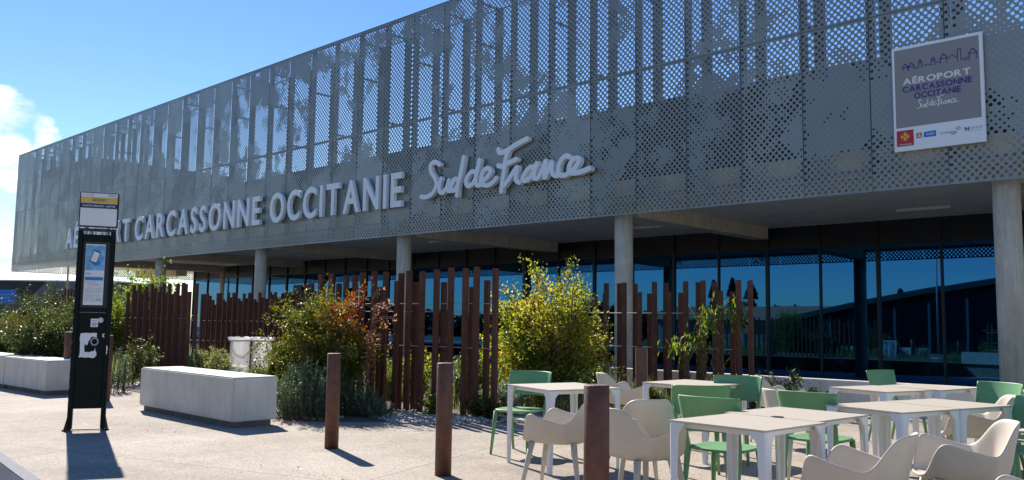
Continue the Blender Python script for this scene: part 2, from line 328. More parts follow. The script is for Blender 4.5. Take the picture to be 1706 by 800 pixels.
# script lettering strokes, read in picture units and laid on the facade plane (x,z)
SCR=[
 [(262,340),(238,322),(205,320),(180,355),(190,410),(222,460),(232,520),(205,590),(150,628),(100,628)],                       # S
 [(275,465),(258,520),(262,575),(290,590),(325,545),(345,480),(335,540),(345,575),(372,565)],                                   # u
 [(430,480),(395,470),(365,530),(375,570),(410,550),(450,440),(478,275),(450,420),(425,530),(418,615)],                         # d
 [(585,410),(545,405),(505,460),(500,510),(530,530),(570,490),(600,400),(618,300),(596,400),(585,480),(600,525),(640,515)],      # d
 [(640,480),(680,460),(715,400),(695,372),(655,395),(632,460),(640,510),(690,525),(740,495),(768,460)],                          # e
 [(785,205),(800,235),(860,215),(930,170),(1040,110)],                                                                         # F top
 [(872,215),(850,290),(835,400),(820,500),(812,580)],                                                                          # F stem
 [(785,350),(820,355),(880,325),(945,292)],                                                                                     # F bar
 [(835,530),(880,470),(925,400),(955,365),(945,430),(945,480),(975,500)],                                                       # r
 [(1110,360),(1060,370),(1015,430),(1005,475),(1040,480),(1090,430),(1130,330),(1110,400),(1105,460),(1140,460)],               # a
 [(1150,440),(1180,380),(1210,310),(1200,380),(1200,455),(1230,390),(1262,320),(1262,390),(1280,430),(1315,440)],               # n
 [(1420,270),(1385,265),(1340,310),(1320,370),(1330,425),(1375,440)],                                                           # c
 [(1390,430),(1450,390),(1500,320),(1500,285),(1460,290),(1425,340),(1420,395),(1450,415),(1520,405),(1600,375)]]                # e
def crop2world(p,Y=19.2):
    px,py=680+p[0]*320/1706,210+p[1]*320/1706; q=planeY(px,py,Y); return np.array([q[0],q[2]])
SCRW=[[crop2world(p) for p in s] for s in SCR]
def script_mesh(mb,tf,rad,depth,mtx):
    """ribbons with round ends; tf maps facade (x,z) to local (x,z)"""
    e=0.0
    for s in SCRW:
        P=[tf(p) for p in catmull(s,7)]; n=len(P); e+=depth*0.012+0.0006
        Lp=[];Rp=[]
        for i in range(n):
            t=P[min(i+1,n-1)]-P[max(i-1,0)]; t=t/(np.linalg.norm(t)+1e-9); nn=np.array([-t[1],t[0]]); Lp.append(P[i]+nn*rad); Rp.append(P[i]-nn*rad)
        for i in range(n-1):
            y=-(e+i*depth*0.0012+i*2e-5)
            q=[Lp[i],Lp[i+1],Rp[i+1],Rp[i]]
            vs=[mtx@Vector((a[0],y-depth,a[1])) for a in q]+[mtx@Vector((a[0],0,a[1])) for a in q]
            if depth>0.003: mb.add(vs,[(0,1,2,3),(0,4,5,1),(3,2,6,7),(1,5,6,2),(0,3,7,4)])
            else: mb.add(vs[:4],[(0,1,2,3)])
        for i in range(0,n,1):   # round joints and caps
            if i not in (0,n-1) and depth<0.003: continue
            y=-(e+i*depth*0.0012+i*2e-5)+depth*0.0006+1e-5
            k=12; ring=[P[i]+rad*0.995*np.array([math.cos(2*math.pi*j/k),math.sin(2*math.pi*j/k)]) for j in range(k)]
            vs=[mtx@Vector((a[0],y-depth,a[1])) for a in ring]+[mtx@Vector((a[0],0,a[1])) for a in ring]
            if depth>0.003: mb.add(vs,[tuple(range(k))]+[(j,(j+1)%k,k+(j+1)%k,k+j) for j in range(k)])
            else: mb.add(vs[:k],[tuple(range(k))])
# ================================================================== SETTING
g=MB(); gv=[(-900,-900,-0.03),(900,-900,-0.03),(900,13.6,-0.03),(-900,13.6,-0.03),(-900,900,-0.03),(-66,900,-0.03),(-66,13.6,-0.03),(-66,60,-0.03),(900,60,-0.03),(900,900,-0.03)]
g.add(gv,[(0,1,2,6,3),(3,6,7,5,4),(7,8,9,5)])
struct(g.build('ground',mat('dry_grass_land',(0.12,0.11,0.055),0.95,0,0.35,0.05)))
g=MB(); g.box(-120,40,-2.2,13.55,-0.66,0); struct(g.build('plaza_paving',MT['paving']))
g=MB(); g.add([(-66,13.4,-0.62),(60,13.4,-0.62),(60,60.2,-0.62),(-66,60.2,-0.62),(-66,60.2,0),(60,60.2,0),(60,13.4,0),(-66,13.4,0)],[(0,1,2,3),(3,2,5,4),(0,3,4,7)]); struct(g.build('lower_forecourt_paving',mat('forecourt_concrete',(0.46,0.41,0.34),0.85,0,0.15,1.5)))
g=MB(); g.add([(-200,-14,-0.02),(60,-14,-0.02),(60,-2.4,-0.02),(-200,-2.4,-0.02)],[(0,1,2,3)]); struct(g.build('road',MT['asphalt']))
# dark ramp slab with pale stone edge at the bottom left corner
a=ground(4,757); b=ground(64,799); t=(b-a)/np.linalg.norm(b-a); n=np.array([-t[1],t[0],0])
if n@(O-a)<0: n=-n
A=a-t*3.0; B=b+t*0.1
def quadp(p,q,r_,s_): return [tuple(v[:2]) for v in (p,q,r_,s_)]
kb=MB(); kb.prism(quadp(A,B,B+n*0.11,A+n*0.11),0.0,0.012); struct(kb.build('kerb',MT['kerb']))
kb=MB(); kb.prism(quadp(A+n*0.114,B+n*0.114,B+n*1.6,A+n*1.6),0.0,0.008); struct(kb.build('drain_slab',mat('slate_grey_slab',(0.05,0.06,0.08),0.95,0,0.25,3,spec=0.05)))
# planting bed
bed=[(-40,6.9),(-24,7.1),(-16.4,7.0),(-13.6,6.85),(-10.4,6.55),(-9.6,6.95),(-8.7,8.0),(-7.7,8.9),(-7.2,10.2),(-6.6,11.6),(-6.2,12.75),(-3.6,13.35),(-3.6,13.38),(-12.2,13.5),(-13,15.6),(-30,17.0),(-64,17.0),(-64,6.9)]
g=MB(); g.prism(bed,-0.65,0.012); struct(g.build('planting_bed_soil',MT['soil']))
def blob(cx,cy,rx,ry,z,seed,k=36):
    r=random.Random(seed); pts=[]
    ph=[r.uniform(0,6.28) for _ in range(4)]
    for i in range(k):
        th=2*math.pi*i/k; q=1+0.16*math.sin(2*th+ph[0])+0.1*math.sin(3*th+ph[1])+0.07*math.sin(5*th+ph[2])+0.05*math.sin(9*th+ph[3]); pts.append((cx+rx*q*math.cos(th),cy+ry*q*math.sin(th)))
    return pts
for i,(cx,cy,rx,ry) in enumerate(((-9.2,8.1,0.9,0.55),(-17.3,7.75,1.6,0.65),(-11.2,7.2,0.8,0.35),(-8.2,9.6,0.6,1.0),(-23,12.0,2.2,0.5),(-7.4,11.5,0.5,1.4))):
    g=MB(); g.prism(blob(cx,cy,rx,ry,0,i),0.0,0.02+0.004*i); struct(g.build('white_pebble_mulch',MT['gravel']),'stuff')
# loose pebbles
V=[];Fs=[]
ico=[(0,0,1),(.9,0,.2),(.3,.85,.2),(-.7,.5,.2),(-.7,-.5,.2),(.3,-.85,.2),(0,0,-.6)]; icf=[(0,1,2),(0,2,3),(0,3,4),(0,4,5),(0,5,1),(6,2,1),(6,3,2),(6,4,3),(6,5,4),(6,1,5)]
for _ in range(3800):
    cx,cy,rx,ry=random.choice(((-9.2,8.1,1.0,0.6),(-17.3,7.75,1.7,0.7),(-11.0,7.0,1.2,0.4),(-8.2,9.6,0.7,1.2),(-7.3,11.5,0.6,1.5),(-4.6,13.1,2.3,0.15)))
    rr=math.sqrt(random.random())*1.1; th=random.uniform(0,6.28); x,y=cx+rx*rr*math.cos(th),cy+ry*rr*math.sin(th); s=random.uniform(0.012,0.035); b0=len(V); c_,s_=math.cos(th*7),math.sin(th*7)
    for p in ico: V.append((x+s*(p[0]*c_-p[1]*s_),y+s*(p[0]*s_+p[1]*c_)*0.8,0.03+s*0.55*p[2]))
    Fs+= [tuple(b0+k for k in f) for f in icf]
o=quickmesh('pebbles',V,Fs,mat('pebble_stone',(0.45,0.42,0.37),0.8,0,0.4,30)); struct(o,'stuff')
# ================================================================== TERMINAL
YF=19.48; ZB,ZJ,ZT=4.37,8.40,12.38; XL=-64.70; PW=1.6; NP=44; YC=20.08; YG=28.8; YW=20.8
T=thing('terminal_building','long airport terminal wrapped in a perforated grey metal screen above concrete columns','terminal building',(-30,19.5,0))
def P(o):   # keep world coordinates under the terminal empty
    o.matrix_parent_inverse=Matrix.Translation((30,-19.5,0)); return o
def hash2(i,j,s):
    v=np.sin(i*127.1+j*311.7+s*74.7)*43758.5453; return v-np.floor(v)
def vnoise(x,z,s):
    i=np.floor(x); j=np.floor(z); u=x-i; v=z-j; u=u*u*(3-2*u); v=v*v*(3-2*v)
    return (hash2(i,j,s)*(1-u)+hash2(i+1,j,s)*u)*(1-v)+(hash2(i,j+1,s)*(1-u)+hash2(i+1,j+1,s)*u)*v
def perf(name,x0,z0,w,h,ncol,nrow,seed,nseg,maxr=0.0395,place=lambda x,z:(x,YF,z),uniform=False):
    V=[];Q=[]
    cw=w/ncol; ch=h/nrow
    base_cols=[]
    # outline params of a rectangular cell, starting at angle 0
    ang=np.arange(nseg)*2*np.pi/nseg
    ox=np.cos(ang); oz=np.sin(ang); a=cw/2; b=ch/2
    k=1/np.maximum(np.abs(ox)/a,np.abs(oz)/b); rx=ox*k; rz=oz*k
    # snap to the exact corners
    for c in ((1,1),(-1,1),(-1,-1),(1,-1)):
        d=np.hypot(rx-c[0]*a,rz-c[1]*b); i=int(d.argmin()); rx[i]=c[0]*a; rz[i]=c[1]*b
    n=0
    for ci in range(ncol):
        off=ci%2; cx=x0+(ci+0.5)*cw
        nr=nrow-1 if off else nrow
        cz=z0+(np.arange(nr)+0.5+(0.5 if off else 0))*ch
        # hole size classes
        if uniform: r=np.full(nr,maxr)
        else:
            p=np.full(nr,cx); q=cz
            f=vnoise(p*0.62+q*0.25,q*0.7-p*0.15,3.0)*0.45+vnoise((p+q)*1.35,(q-p)*1.35,9.0)*0.42+hash2(np.floor((p+q)/.24),np.floor((q-p)/.24),1.0)*0.20
            f=(f-0.5)*1.25+0.5
            hgt=(q-ZB)
            f=f+0.50*np.clip(1-hgt/1.3,0,1)                        # open toward the lower edge
            f=f+0.13*np.exp(-((q-8.2)/1.2)**2)+0.14*np.exp(-((q-10.2)/1.0)**2)-0.10*np.exp(-((q-11.8)/.8)**2)
            f=f-0.10*np.exp(-((q-6.4)/1.0)**2)
            f=f+0.10*np.clip((q-7.6)/.4,0,1)*(1 if x0>-30 else -0.9)
            if ci==0: f=f+0.22
            mr=maxr if x0>-38 else maxr*0.9
            r=np.where(f>0.60,mr,np.where(f>0.46,0.025,0.0095))
        for zc,rr in zip(cz,r):
            ix=cx+rr*ox; iz=zc+rr*oz; gx=cx+rx; gz=zc+rz
            for m_ in range(nseg): V.append(place(gx[m_],gz[m_]))
            for m_ in range(nseg): V.append(place(ix[m_],iz[m_]))
            for m_ in range(nseg):
                m2_=(m_+1)%nseg; Q.append((n+m_,n+m2_,n+nseg+m2_,n+nseg+m_))
            n+=2*nseg
        if off:
            for za,zb in ((z0,z0+ch/2),(z0+h-ch/2,z0+h)):
                V+= [place(cx-a,za),place(cx+a,za),place(cx+a,zb),place(cx-a,zb)]; Q.append((n,n+1,n+2,n+3)); n+=4
    return V,Q
G=0.011
for i in range(NP):
    x0=XL+i*PW
    near=x0>-34
    for row,(za,zb) in enumerate(((ZB,ZJ),(ZJ,ZT))):
        V,Q=perf('p',x0+G,za+G,PW-2*G,zb-za-2*G,20,24,i,12 if near else 8)
        P(quickmesh('screen_panel',V,Q,MT['screen'],T))
# left return of the screen and its lower lattice
V=[];Q=[]
for i in range(10):
    for za,zb in ((ZB,ZJ),(ZJ,ZT)):
        v,q=perf('e',YF+0.02+i*PW+G,za+G,PW-2*G,zb-za-2*G,20,24,i,8,place=lambda y,z:(XL-0.01,y,z),uniform=True)
        n=len(V); V+=v; Q+=[tuple(k+n for k in f) for f in q]
P(quickmesh('end_screen',V,Q,MT['screen'],T))
# frame behind the screen: front posts at joints, rear posts, brackets, rails
XR=XL+NP*PW
for i in range(NP):
    x=XL+i*PW
    P(MB().box(x-0.085,x+0.085,YF+0.06,YF+0.20,4.82,ZT-0.05).build('screen_post',MT['steel'],T))
mb=MB()
for i in range(NP):
    x=XL+i*PW
    mb.box(x-0.13,x+0.13,YF+1.02,YF+1.16,7.5,ZT-0.3)
P(mb.build('rear_posts',MT['steel'],T))
mb=MB()
for i in range(NP):
    x=XL+i*PW
    for z in ((8.62,12.0) if i%2 else (10.6,12.0)): mb.box(x-0.03,x+0.03,YF+0.19,YF+1.03,z,z+0.07)
mb.box(XL,XR,YF+1.03,YF+1.05,12.01,12.06)
P(mb.build('screen_brackets',MT['steel'],T))
mb=MB()
for z in (4.86,8.36,12.26): mb.box(XL,XR,YF+0.012,YF+0.055,z,z+0.07)
P(mb.build('screen_rails',MT['steel'],T))
P(MB().box(XL,XR,YF-0.004,YF+0.06,ZT+0.002,ZT+0.03).build('screen_coping',MT['steel'],T))
# upper mass, parapet and roof volume
P(MB().box(-55.4,XR,YW,42,5.0,7.85).build('upper_wall',MT['upper'],T))
P(MB().box(XL+0.6,-55.41,YW,31,5.0,11.35).build('roof_volume',MT['upper'],T))
# soffit, beams, columns
mb=MB(); mb.box(XL+0.5,XR,YF+0.55,42.2,4.85,4.997); P(mb.build('soffit',MT['soffit'],T))
mb=MB(); mb.box(XL+0.5,XR,YF+0.25,YF+0.545,4.76,5.4); P(mb.build('edge_beam',MT['concrete'],T))
colx=[-4.58]+[-14.35-9.73*k for k in range(5)]+[5.3]
for x in colx:
    P(MB().box(x-0.27,x+0.27,YC+0.3,YG-0.35,4.42,4.848).build('beam',MT['concrete'],T))
for x in colx:
    mb=MB(); mb.tube([(x,YC,-0.64),(x,YC,4.86)],0.262,n=32); P(mb.build('column',MT['concrete'],T))
for x in (-53.3,-62.5): 
    for y in (29,35):
        mb=MB(); mb.tube([(x,y,-0.64),(x,y,4.86)],0.29,n=24); P(mb.build('column',MT['concrete'],T))
P(MB().box(XL+1,-57.3,34.5,35.4,4.2,4.848).build('beam',MT['concrete'],T))
P(MB().box(XL+1,-57.3,27.5,28.3,4.3,4.848).build('beam',MT['concrete'],T))
# glazed ground floor: leaning back very slightly
XG0=-57.2; lean=math.tan(R_(0.5))
def yg(z): return YG+z*lean
gm=MB(); 
P(MB().add([(XG0,yg(4.12),4.12),(XR,yg(4.12),4.12),(XR,yg(4.85),4.849),(XG0,yg(4.85),4.849)],[(0,1,2,3)]).build('cladding_band',MT['clad'],T))
P(MB().box(XG0,XG0+0.06,YG+0.06,42,-.63,4.849).build('cladding_end',MT['clad'],T))
step=1.95; k=int((XR-XG0)/step)
for i in range(k):
    x=XG0+i*step
    j=rng.normal(0,0.0005,4)
    P(MB().add([(x+0.0,yg(-.6)+j[0],-0.6),(x+step,yg(-.6)+j[1],-0.6),(x+step,yg(4.12)+j[2],4.12),(x,yg(4.12)+j[3],4.12)],[(0,1,2,3)]).build('glass_pane',MT['glass'],T))
mb=MB()
for i in range(k+1):
    x=XG0+i*step; big=(i%2==0); hw=0.055 if big else 0.03
    mb.add([(x-hw,yg(-.6)-0.07,-.6),(x+hw,yg(-.6)-0.07,-.6),(x+hw,yg(4.85)-0.07,4.85),(x-hw,yg(4.85)-0.07,4.85),(x-hw,yg(-.6)+.02,-.6),(x+hw,yg(-.6)+.02,-.6),(x+hw,yg(4.85)+.02,4.85),(x-hw,yg(4.85)+.02,4.85)],[(0,1,2,3),(0,3,7,4),(1,5,6,2)])
mb.box(XG0,XR,YG-0.06,YG+0.03,4.06,4.13)
P(mb.build('mullions',MT['mullion'],T))
P(MB().box(XG0,XR,YG-0.10,YG-0.012,-0.63,-0.50).build('floor_sill',MT['clad'],T))
# tube lights under the soffit
for px,py in ((1538,348),(1075,379),(735,402),(385,441),(560,398)):
    q=ray(px,py); dd=O+q*((4.80-EH)/q[2]); x,y=dd[0],dd[1]
    if y>28.3 or y<20.6: y=min(max(y,21.0),28.0)
    x=dd[0]; 
    l=P(MB().rbox(x-0.75,x+0.75,y-0.07,y+0.07,4.76,4.846,0.015).build('tube_light',MT['tube'],T))
# ---- lettering on the screen
LS=thing('facade_lettering','large white raised letters spelling the airport name across the screen','lettering',(-35,19.3,5.4))
def PL(o): o.matrix_parent_inverse=Matrix.Translation((35,-19.3,-5.4)); return o
DEP=0.14
for word,xa,xb,za,zb in (('AÉROPORT',-54.6,-45.75,5.40,6.62),('CARCASSONNE',-45.05,-32.75,5.38,6.62),('OCCITANIE',-31.95,-23.35,5.38,6.62)):
    wd=bpy.data.objects.new('word',None); C.objects.link(wd); wd.parent=LS; wd.matrix_parent_inverse=Matrix.Translation((35,-19.3,-5.4))
    for ch,vs,fs in layout(word,xa,xb,za,zb,0.020,0.18,0.5):
        mb=MB(); mb.add([(v[0],YF-0.06-DEP*(v[1]+0.5),v[2]) for v in vs],fs)   # glyph depth mapped to 22 cm
        mb.build('letter',MT['letter'],wd)
mb=MB(); script_mesh(mb,lambda p:p,0.078,DEP,Matrix.Translation((0,YF-0.06,0))); PL(mb.build('script_lettering',MT['letter'],LS))
# ---- the square airport sign on the screen
q0=planeY(1493,254,19.38); sx0,sx1,sz0,sz1=-6.56,-4.74,5.19,7.52
SG=thing('airport_sign','square grey and white airport panel with town skyline and sponsor logos, fixed on the screen','sign',(sx0,19.38,sz0))
BW,BH=sx1-sx0,sz1-sz0
SG_M=Matrix(((BW,0,0,0),(0,1,0,0),(0,0,BH,0),(0,0,0,1)))
MB().rbox(0,BW,-0.03,0.05,0,BH,0.006).build('panel',MT['whitesign'],SG)
def SGM(y): return Matrix.Translation((0,y,0))@SG_M
flat(MB(),[(.028,.222),(.965,.222),(.965,.972),(.028,.972)],SGM(-0.034)).build('grey_field',MT['grey'],SG)
y2=SGM(-0.038)
print_text('title_text','AÉROPORT',.12,.87,.628,.688,y2,MT['white'],SG,0.03)
print_text('title_text','CARCASSONNE',.115,.88,.553,.610,y2,MT['purple'],SG,0.028)
print_text('title_text','OCCITANIE',.245,.76,.480,.537,y2,MT['purple'],SG,0.028)
xs=[p[0] for s in SCRW for p in s]; zs=[p[1] for s in SCRW for p in s]; a0,a1,b0,b1=min(xs),max(xs),min(zs),max(zs)
mb=MB(); script_mesh(mb,lambda p:np.array([(.27+.46*(p[0]-a0)/(a1-a0))*BW,(.375+.105*(p[1]-b0)/(b1-b0))*BH]),0.0085,0.0002,Matrix.Translation((0,-0.037,0))); mb.build('script_text',MT['white'],SG)
# skyline line drawing
mb=MB()
def seg(p,q_,wd_=0.004):
    p=np.array(p,float);q_=np.array(q_,float); d=q_-p; d/=np.linalg.norm(d); n_=np.array([-d[1],d[0]])*wd_; flat(mb,[tuple(p+n_),tuple(q_+n_),tuple(q_-n_),tuple(p-n_)],y2)
for x,w_,h_,r_ in ((.155,.028,.03,.035),(.225,.03,.03,.035),(.325,.018,.05,.03),(.47,.02,.05,.03),(.585,.035,.05,.045),(.755,.018,.11,.0),(.90,.038,.05,.045)):
    seg((x-w_,.765),(x-w_,.765+h_)); seg((x+w_,.765),(x+w_,.765+h_)); seg((x-w_*1.2,.765+h_),(x+w_*1.2,.765+h_))
    if r_: seg((x-w_*1.2,.765+h_),(x,.765+h_+r_),.005); seg((x+w_*1.2,.765+h_),(x,.765+h_+r_),.005)
for p,q_ in (((.26,.768),(.30,.775)),((.35,.785),(.45,.785)),((.49,.79),(.55,.79)),((.63,.80),(.68,.835)),((.68,.835),(.73,.80)),((.78,.78),(.86,.785)),((.80,.765),(.86,.765)),((.18,.765),(.2,.765))): seg(p,q_,.0035)
mb.build('skyline_drawing',MT['purple'],SG)
# logos
flat(MB(),[(.03,.045),(.225,.045),(.225,.195),(.03,.195)],SGM(-0.034)).build('red_logo',MT['red'],SG)
mb=MB(); cx,cz=.1275,.135
for dx,dz in ((1,0),(-1,0),(0,1),(0,-1)):
    nx,nz=-dz,dx
    pts=[(.006,.0),(.018,.034),(.0,.046),(-.018,.034),(-.006,.0)]
    flat(mb,[(cx+dx*q[1]*1.1+nx*q[0],cz+dz*q[1]*.85+nz*q[0]*.8) for q in pts],y2)
    for s_ in (-1,0,1):
        ex,ez=cx+dx*(.05-abs(s_)*.012)+nx*s_*.022,cz+(dz*(.05-abs(s_)*.012)+nz*s_*.022)*.8
        flat(mb,[(ex+.005*math.cos(t_),ez+.004*math.sin(t_)) for t_ in np.arange(8)*math.pi/4],SGM(-0.0385))
for k_ in range(4): flat(mb,[(cx+.012+k_*.009,cz-.028+k_*.005),(cx+.016+k_*.009,cz-.028+k_*.005),(cx+.016+k_*.009,cz+.028-k_*.005),(cx+.012+k_*.009,cz+.028-k_*.005)],SGM(-0.0389))
mb.build('cross_emblem',MT['gold'],SG)
print_text('logo_text','Occitanie',.06,.20,.055,.070,y2,MT['white'],SG,0.01)
flat(MB(),[(.255,.105),(.318,.105),(.318,.155),(.255,.155)],SGM(-0.034)).build('orange_logo',MT['orange'],SG)
print_text('logo_text','A',.27,.31,.108,.145,y2,MT['white'],SG,0.02)
flat(MB(),[(.34,.105),(.475,.105),(.475,.16),(.34,.155)],SGM(-0.034)).build('blue_logo',MT['blue'],SG)
print_text('logo_text','AUDE',.365,.455,.121,.141,y2,MT['white'],SG,0.02)
print_text('logo_text','carcassonne',.515,.695,.118,.132,y2,MT['navy'],SG,0.01)
print_text('logo_text','agglo',.63,.70,.103,.115,y2,MT['navy'],SG,0.015)
mb=MB(); 
for dx,dz in ((0,.012),(.02,0),(-.02,0),(0,-.012)): flat(mb,[(.715+dx-.010,.150+dz),(.715+dx,.150+dz+.008),(.715+dx+.010,.150+dz),(.715+dx,.150+dz-.008)],y2)
mb.build('dot_emblem',MT['red'],SG)
print_text('logo_text','N',.785,.83,.118,.150,y2,MT['purple'],SG,0.03)
print_text('logo_text','Grand',.84,.965,.128,.150,y2,MT['textgrey'],SG,0.0)
flat(MB(),[(.785,.110),(.965,.110),(.965,.113),(.785,.113)],y2).build('logo_rule',MT['textgrey'],SG)
print_text('logo_text','narbonne',.90,.935,.028,.034,y2,MT['textgrey'],SG,0.0)
# ---- things below the terminal
d0=planeY(497,520,27.0)
o=thing('information_post','dark purple upright post with a small white emblem under the terminal','post',(d0[0],27.0,0))
MB().rbox(-0.42,0.42,-0.12,0.12,0,3.3,0.02).build('post_body',MT['purplepost'],o)
MB().box(-0.1,0.1,-0.125,-0.121,2.75,2.95).build('emblem',MT['white'],o)
d0=planeY(472,520,25.5)
o=thing('tilted_display_board','dark tilted display board standing beside the purple post','display',(d0[0],25.5,0),R_(15))
MB().box(-0.8,0.8,-0.03,0.03,1.7,2.9,Matrix.Rotation(R_(-14),4,'X')).build('board',MT['clad'],o); MB().tube([(0,0.3,0),(0,.2,2.0)],0.04).build('stand',MT['mullion'],o)
# low pale wall in front of the glass
pw=MB(); 
pw.rbox(-12.2,1.9,13.42,13.62,-0.03,0.52,0.012); o=pw.build('low_planter_wall',MT['bench']); tag(o,'long low pale concrete wall behind the cafe terrace','wall')
# ================================================================== BUS STOP TOTEM
tl=ground(110,719); tr=ground(166,719)
ang=math.atan2(tr[1]-tl[1],tr[0]-tl[0])+R_(16)
TM=thing('bus_stop_totem','tall dark green bus stop totem with timetable case and yellow AEROPORT header','bus stop',(tl[0],tl[1],0),ang)
WD=0.46; TM.scale.x=0.90
MB().rbox(0.0,0.06,0,0.11,0.02,2.40,0.006).build('post',MT['totem'],TM); MB().rbox(WD-0.06,WD,0,0.11,0.02,2.40,0.006).build('post',MT['totem'],TM)
MB().rbox(0.062,WD-0.062,0.02,0.09,0.26,2.36,0.004).build('body_panel',MT['totem'],TM)
MB().box(0.0,WD,0.005,0.105,2.402,2.43).build('top_rail',MT['black'],TM)
for s in (0,1):
    m=MB(); x=0.0 if s==0 else WD
    m.prism([(-0.05,0.0),(0.06,0.0),(0.06,0.015),(-0.05,0.015)],0,0.02,Matrix.Translation((x-(0.005 if s==0 else 0.005),0,0)))
    dx=-1 if s==0 else 1
    m.add([(x,0.0,0.005),(x+dx*0.04,0.0,0.005),(x,0.0,0.16),(x,0.11,0.005),(x+dx*0.04,0.11,0.005),(x,0.11,0.16)],[(0,1,2),(3,5,4),(1,4,5,2),(0,3,4,1)])
    m.build('foot',MT['black'],TM)
MB().box(0.062,WD-0.062,0.02,0.04,0.008,0.022).build('base_bar',MT['rod'],TM)
# header box
HB=MB().rbox(-0.005,WD+0.015,0.0,0.12,2.455,2.875,0.006).build('header_box',MT['black'],TM)
def quad(n,x0,x1,z0,z1,m,par=TM,y=-0.003): return MB().add([(x0,y,z0),(x1,y,z0),(x1,y,z1),(x0,y,z1)],[(0,1,2,3)]).build(n,m,par)
quad('header_face',0.01,WD,2.465,2.865,MT['white'])
quad('yellow_band',0.01,WD,2.745,2.815,MT['yellow'],y=-0.006); quad('navy_band',0.01,WD,2.68,2.74,MT['navy'],y=-0.006)
IM=Matrix.Translation((0,-0.009,0))
print_text('header_text','AEROPORT',.15,.33,2.764,2.796,IM,MT['navy'],TM,0.0)
print_text('header_text','NAVETTE AÉROPORT - SHUTTLE',.035,.435,2.697,2.720,IM,MT['white'],TM,0.01)
print_text('header_text','RTCA',.345,.44,2.829,2.853,IM,MT['blue'],TM,0.02)
print_text('header_text','carcassonne',.03,.13,2.832,2.843,IM,MT['navy'],TM,0.0)
m=MB()
for dx,dz in ((0,.008),(.012,0),(-.012,0),(0,-.008)): flat(m,[(.15+dx-.006,2.842+dz),(.15+dx,2.842+dz+.005),(.15+dx+.006,2.842+dz),(.15+dx,2.842+dz-.005)],IM)
m.build('dot_emblem',MT['navy'],TM)
# light strip slots
quad('slot',0.05,0.21,2.375,2.380,MT['rod'],y=0.018); quad('slot',0.25,0.40,2.375,2.380,MT['rod'],y=0.018)
# poster case
px0,px1=0.105,0.345
quad('case_frame',px0-.03,px1+.06,1.47,2.27,MT['black'],y=0.016)
quad('poster',px0,px1,1.50,2.24,MT['white'],y=0.012)
quad('poster_picture',px0+.004,px1-.004,1.92,2.225,MT['lblue'],y=0.010)
IM2=Matrix.Translation((0,0.006,0))
PH=MB().rbox(-0.045,0.045,0.001,0.004,-0.075,0.075,0.0012,Matrix.Translation((0.225,0.004,2.085))@Matrix.Rotation(R_(20),4,'Y')).build('phone_picture',MT['black'],TM)
MB().rbox(-0.038,0.038,-0.001,0.0005,-0.062,0.062,0.0004,Matrix.Translation((0.225,0.004,2.085))@Matrix.Rotation(R_(20),4,'Y')).build('screen_picture',MT['white'],PH)
m=MB(); flat(m,[(.245+.05*math.cos(t_)*1.1,2.01+.03*math.sin(t_)) for t_ in np.arange(14)*math.pi/7],IM2); m.build('picture_shape',MT['blue'],TM)
print_text('poster_text','RTCA',px0+.015,px0+.075,1.868,1.890,IM2,MT['blue'],TM,0.02)
quad('poster_band',px0+.01,px1-.01,1.80,1.84,MT['blue'],y=0.008)
m=MB(); rr=random.Random(3)
for i in range(19):
    z=1.785-i*0.0135
    if i in (5,11): continue
    x=px0+.015
    while x<px1-.03:
        wv=rr.uniform(.008,.03)
        if rr.random()<.85: m.add([(x,0.008,z),(min(x+wv,px1-.015),0.008,z),(min(x+wv,px1-.015),0.008,z+.004),(x,0.008,z+.004)],[(0,1,2,3)])
        x+=wv+.004
m.build('timetable_lines',MT['textgrey'],TM)
print_text('poster_text','RTCA',px1-.075,px1-.015,1.560,1.575,IM2,MT['blue'],TM,0.02)
# stickers
quad('door_edge',0.07,WD-0.07,1.408,1.412,MT['rod'],y=0.016)
quad('sticker',.215,.305,1.235,1.335,MT['white'],y=0.014)
m=MB(); 
for (x0_,x1_,z_) in ((.23,.255,1.305),(.262,.29,1.305),(.23,.29,1.275),(.228,.295,1.262),(.235,.28,1.245)): m.add([(x0_,.012,z_),(x1_,.012,z_),(x1_,.012,z_+.010),(x0_,.012,z_+.010)],[(0,1,2,3)])
m.build('sticker_lines',MT['textgrey'],TM)
def disc(n,cx,cz,r,m_,y): 
    b=MB(); b.add([(cx+r*math.cos(t_),y,cz+r*math.sin(t_)) for t_ in np.arange(20)*math.pi/10],[tuple(range(20))]); return b.build(n,m_,TM)
disc('round_sticker',.335,1.318,.032,MT['white'],.014); disc('round_sticker_core',.335,1.318,.024,MT['textgrey'],.0125); disc('round_sticker_dot',.335,1.318,.014,MT['white'],.011)
m=MB()   # torn white paper remains in a hook shape
rr=random.Random(5)
def jag(pts,k=5,a=.006):
    o=[]
    for i in range(len(pts)):
        p,q=np.array(pts[i]),np.array(pts[(i+1)%len(pts)])
        for j in range(k): o.append(tuple(p+(q-p)*j/k+np.array([rr.uniform(-a,a),rr.uniform(-a,a)])))
    return o
pap=[(.10,1.155),(.30,1.165),(.30,1.115),(.24,1.12),(.185,1.02),(.155,1.035),(.155,.93),(.27,.94),(.29,.975),(.31,.90),(.285,.865),(.10,.87)]
m.add([(p[0],.0135,p[1]) for p in jag(pap)],[tuple(range(len(pap)*5))]); m.build('torn_paper',MT['white'],TM)
disc('round_sticker',.275,1.06,.05,MT['textgrey'],.011); disc('round_sticker_core',.275,1.06,.034,MT['totem'],.0095)
m=MB(); m.add([(p[0],.013,p[1]) for p in jag([(.365,1.15),(.395,1.155),(.38,1.13),(.39,1.11),(.365,1.115)],3,.005)],[tuple(range(15))]); m.build('torn_paper',MT['white'],TM)
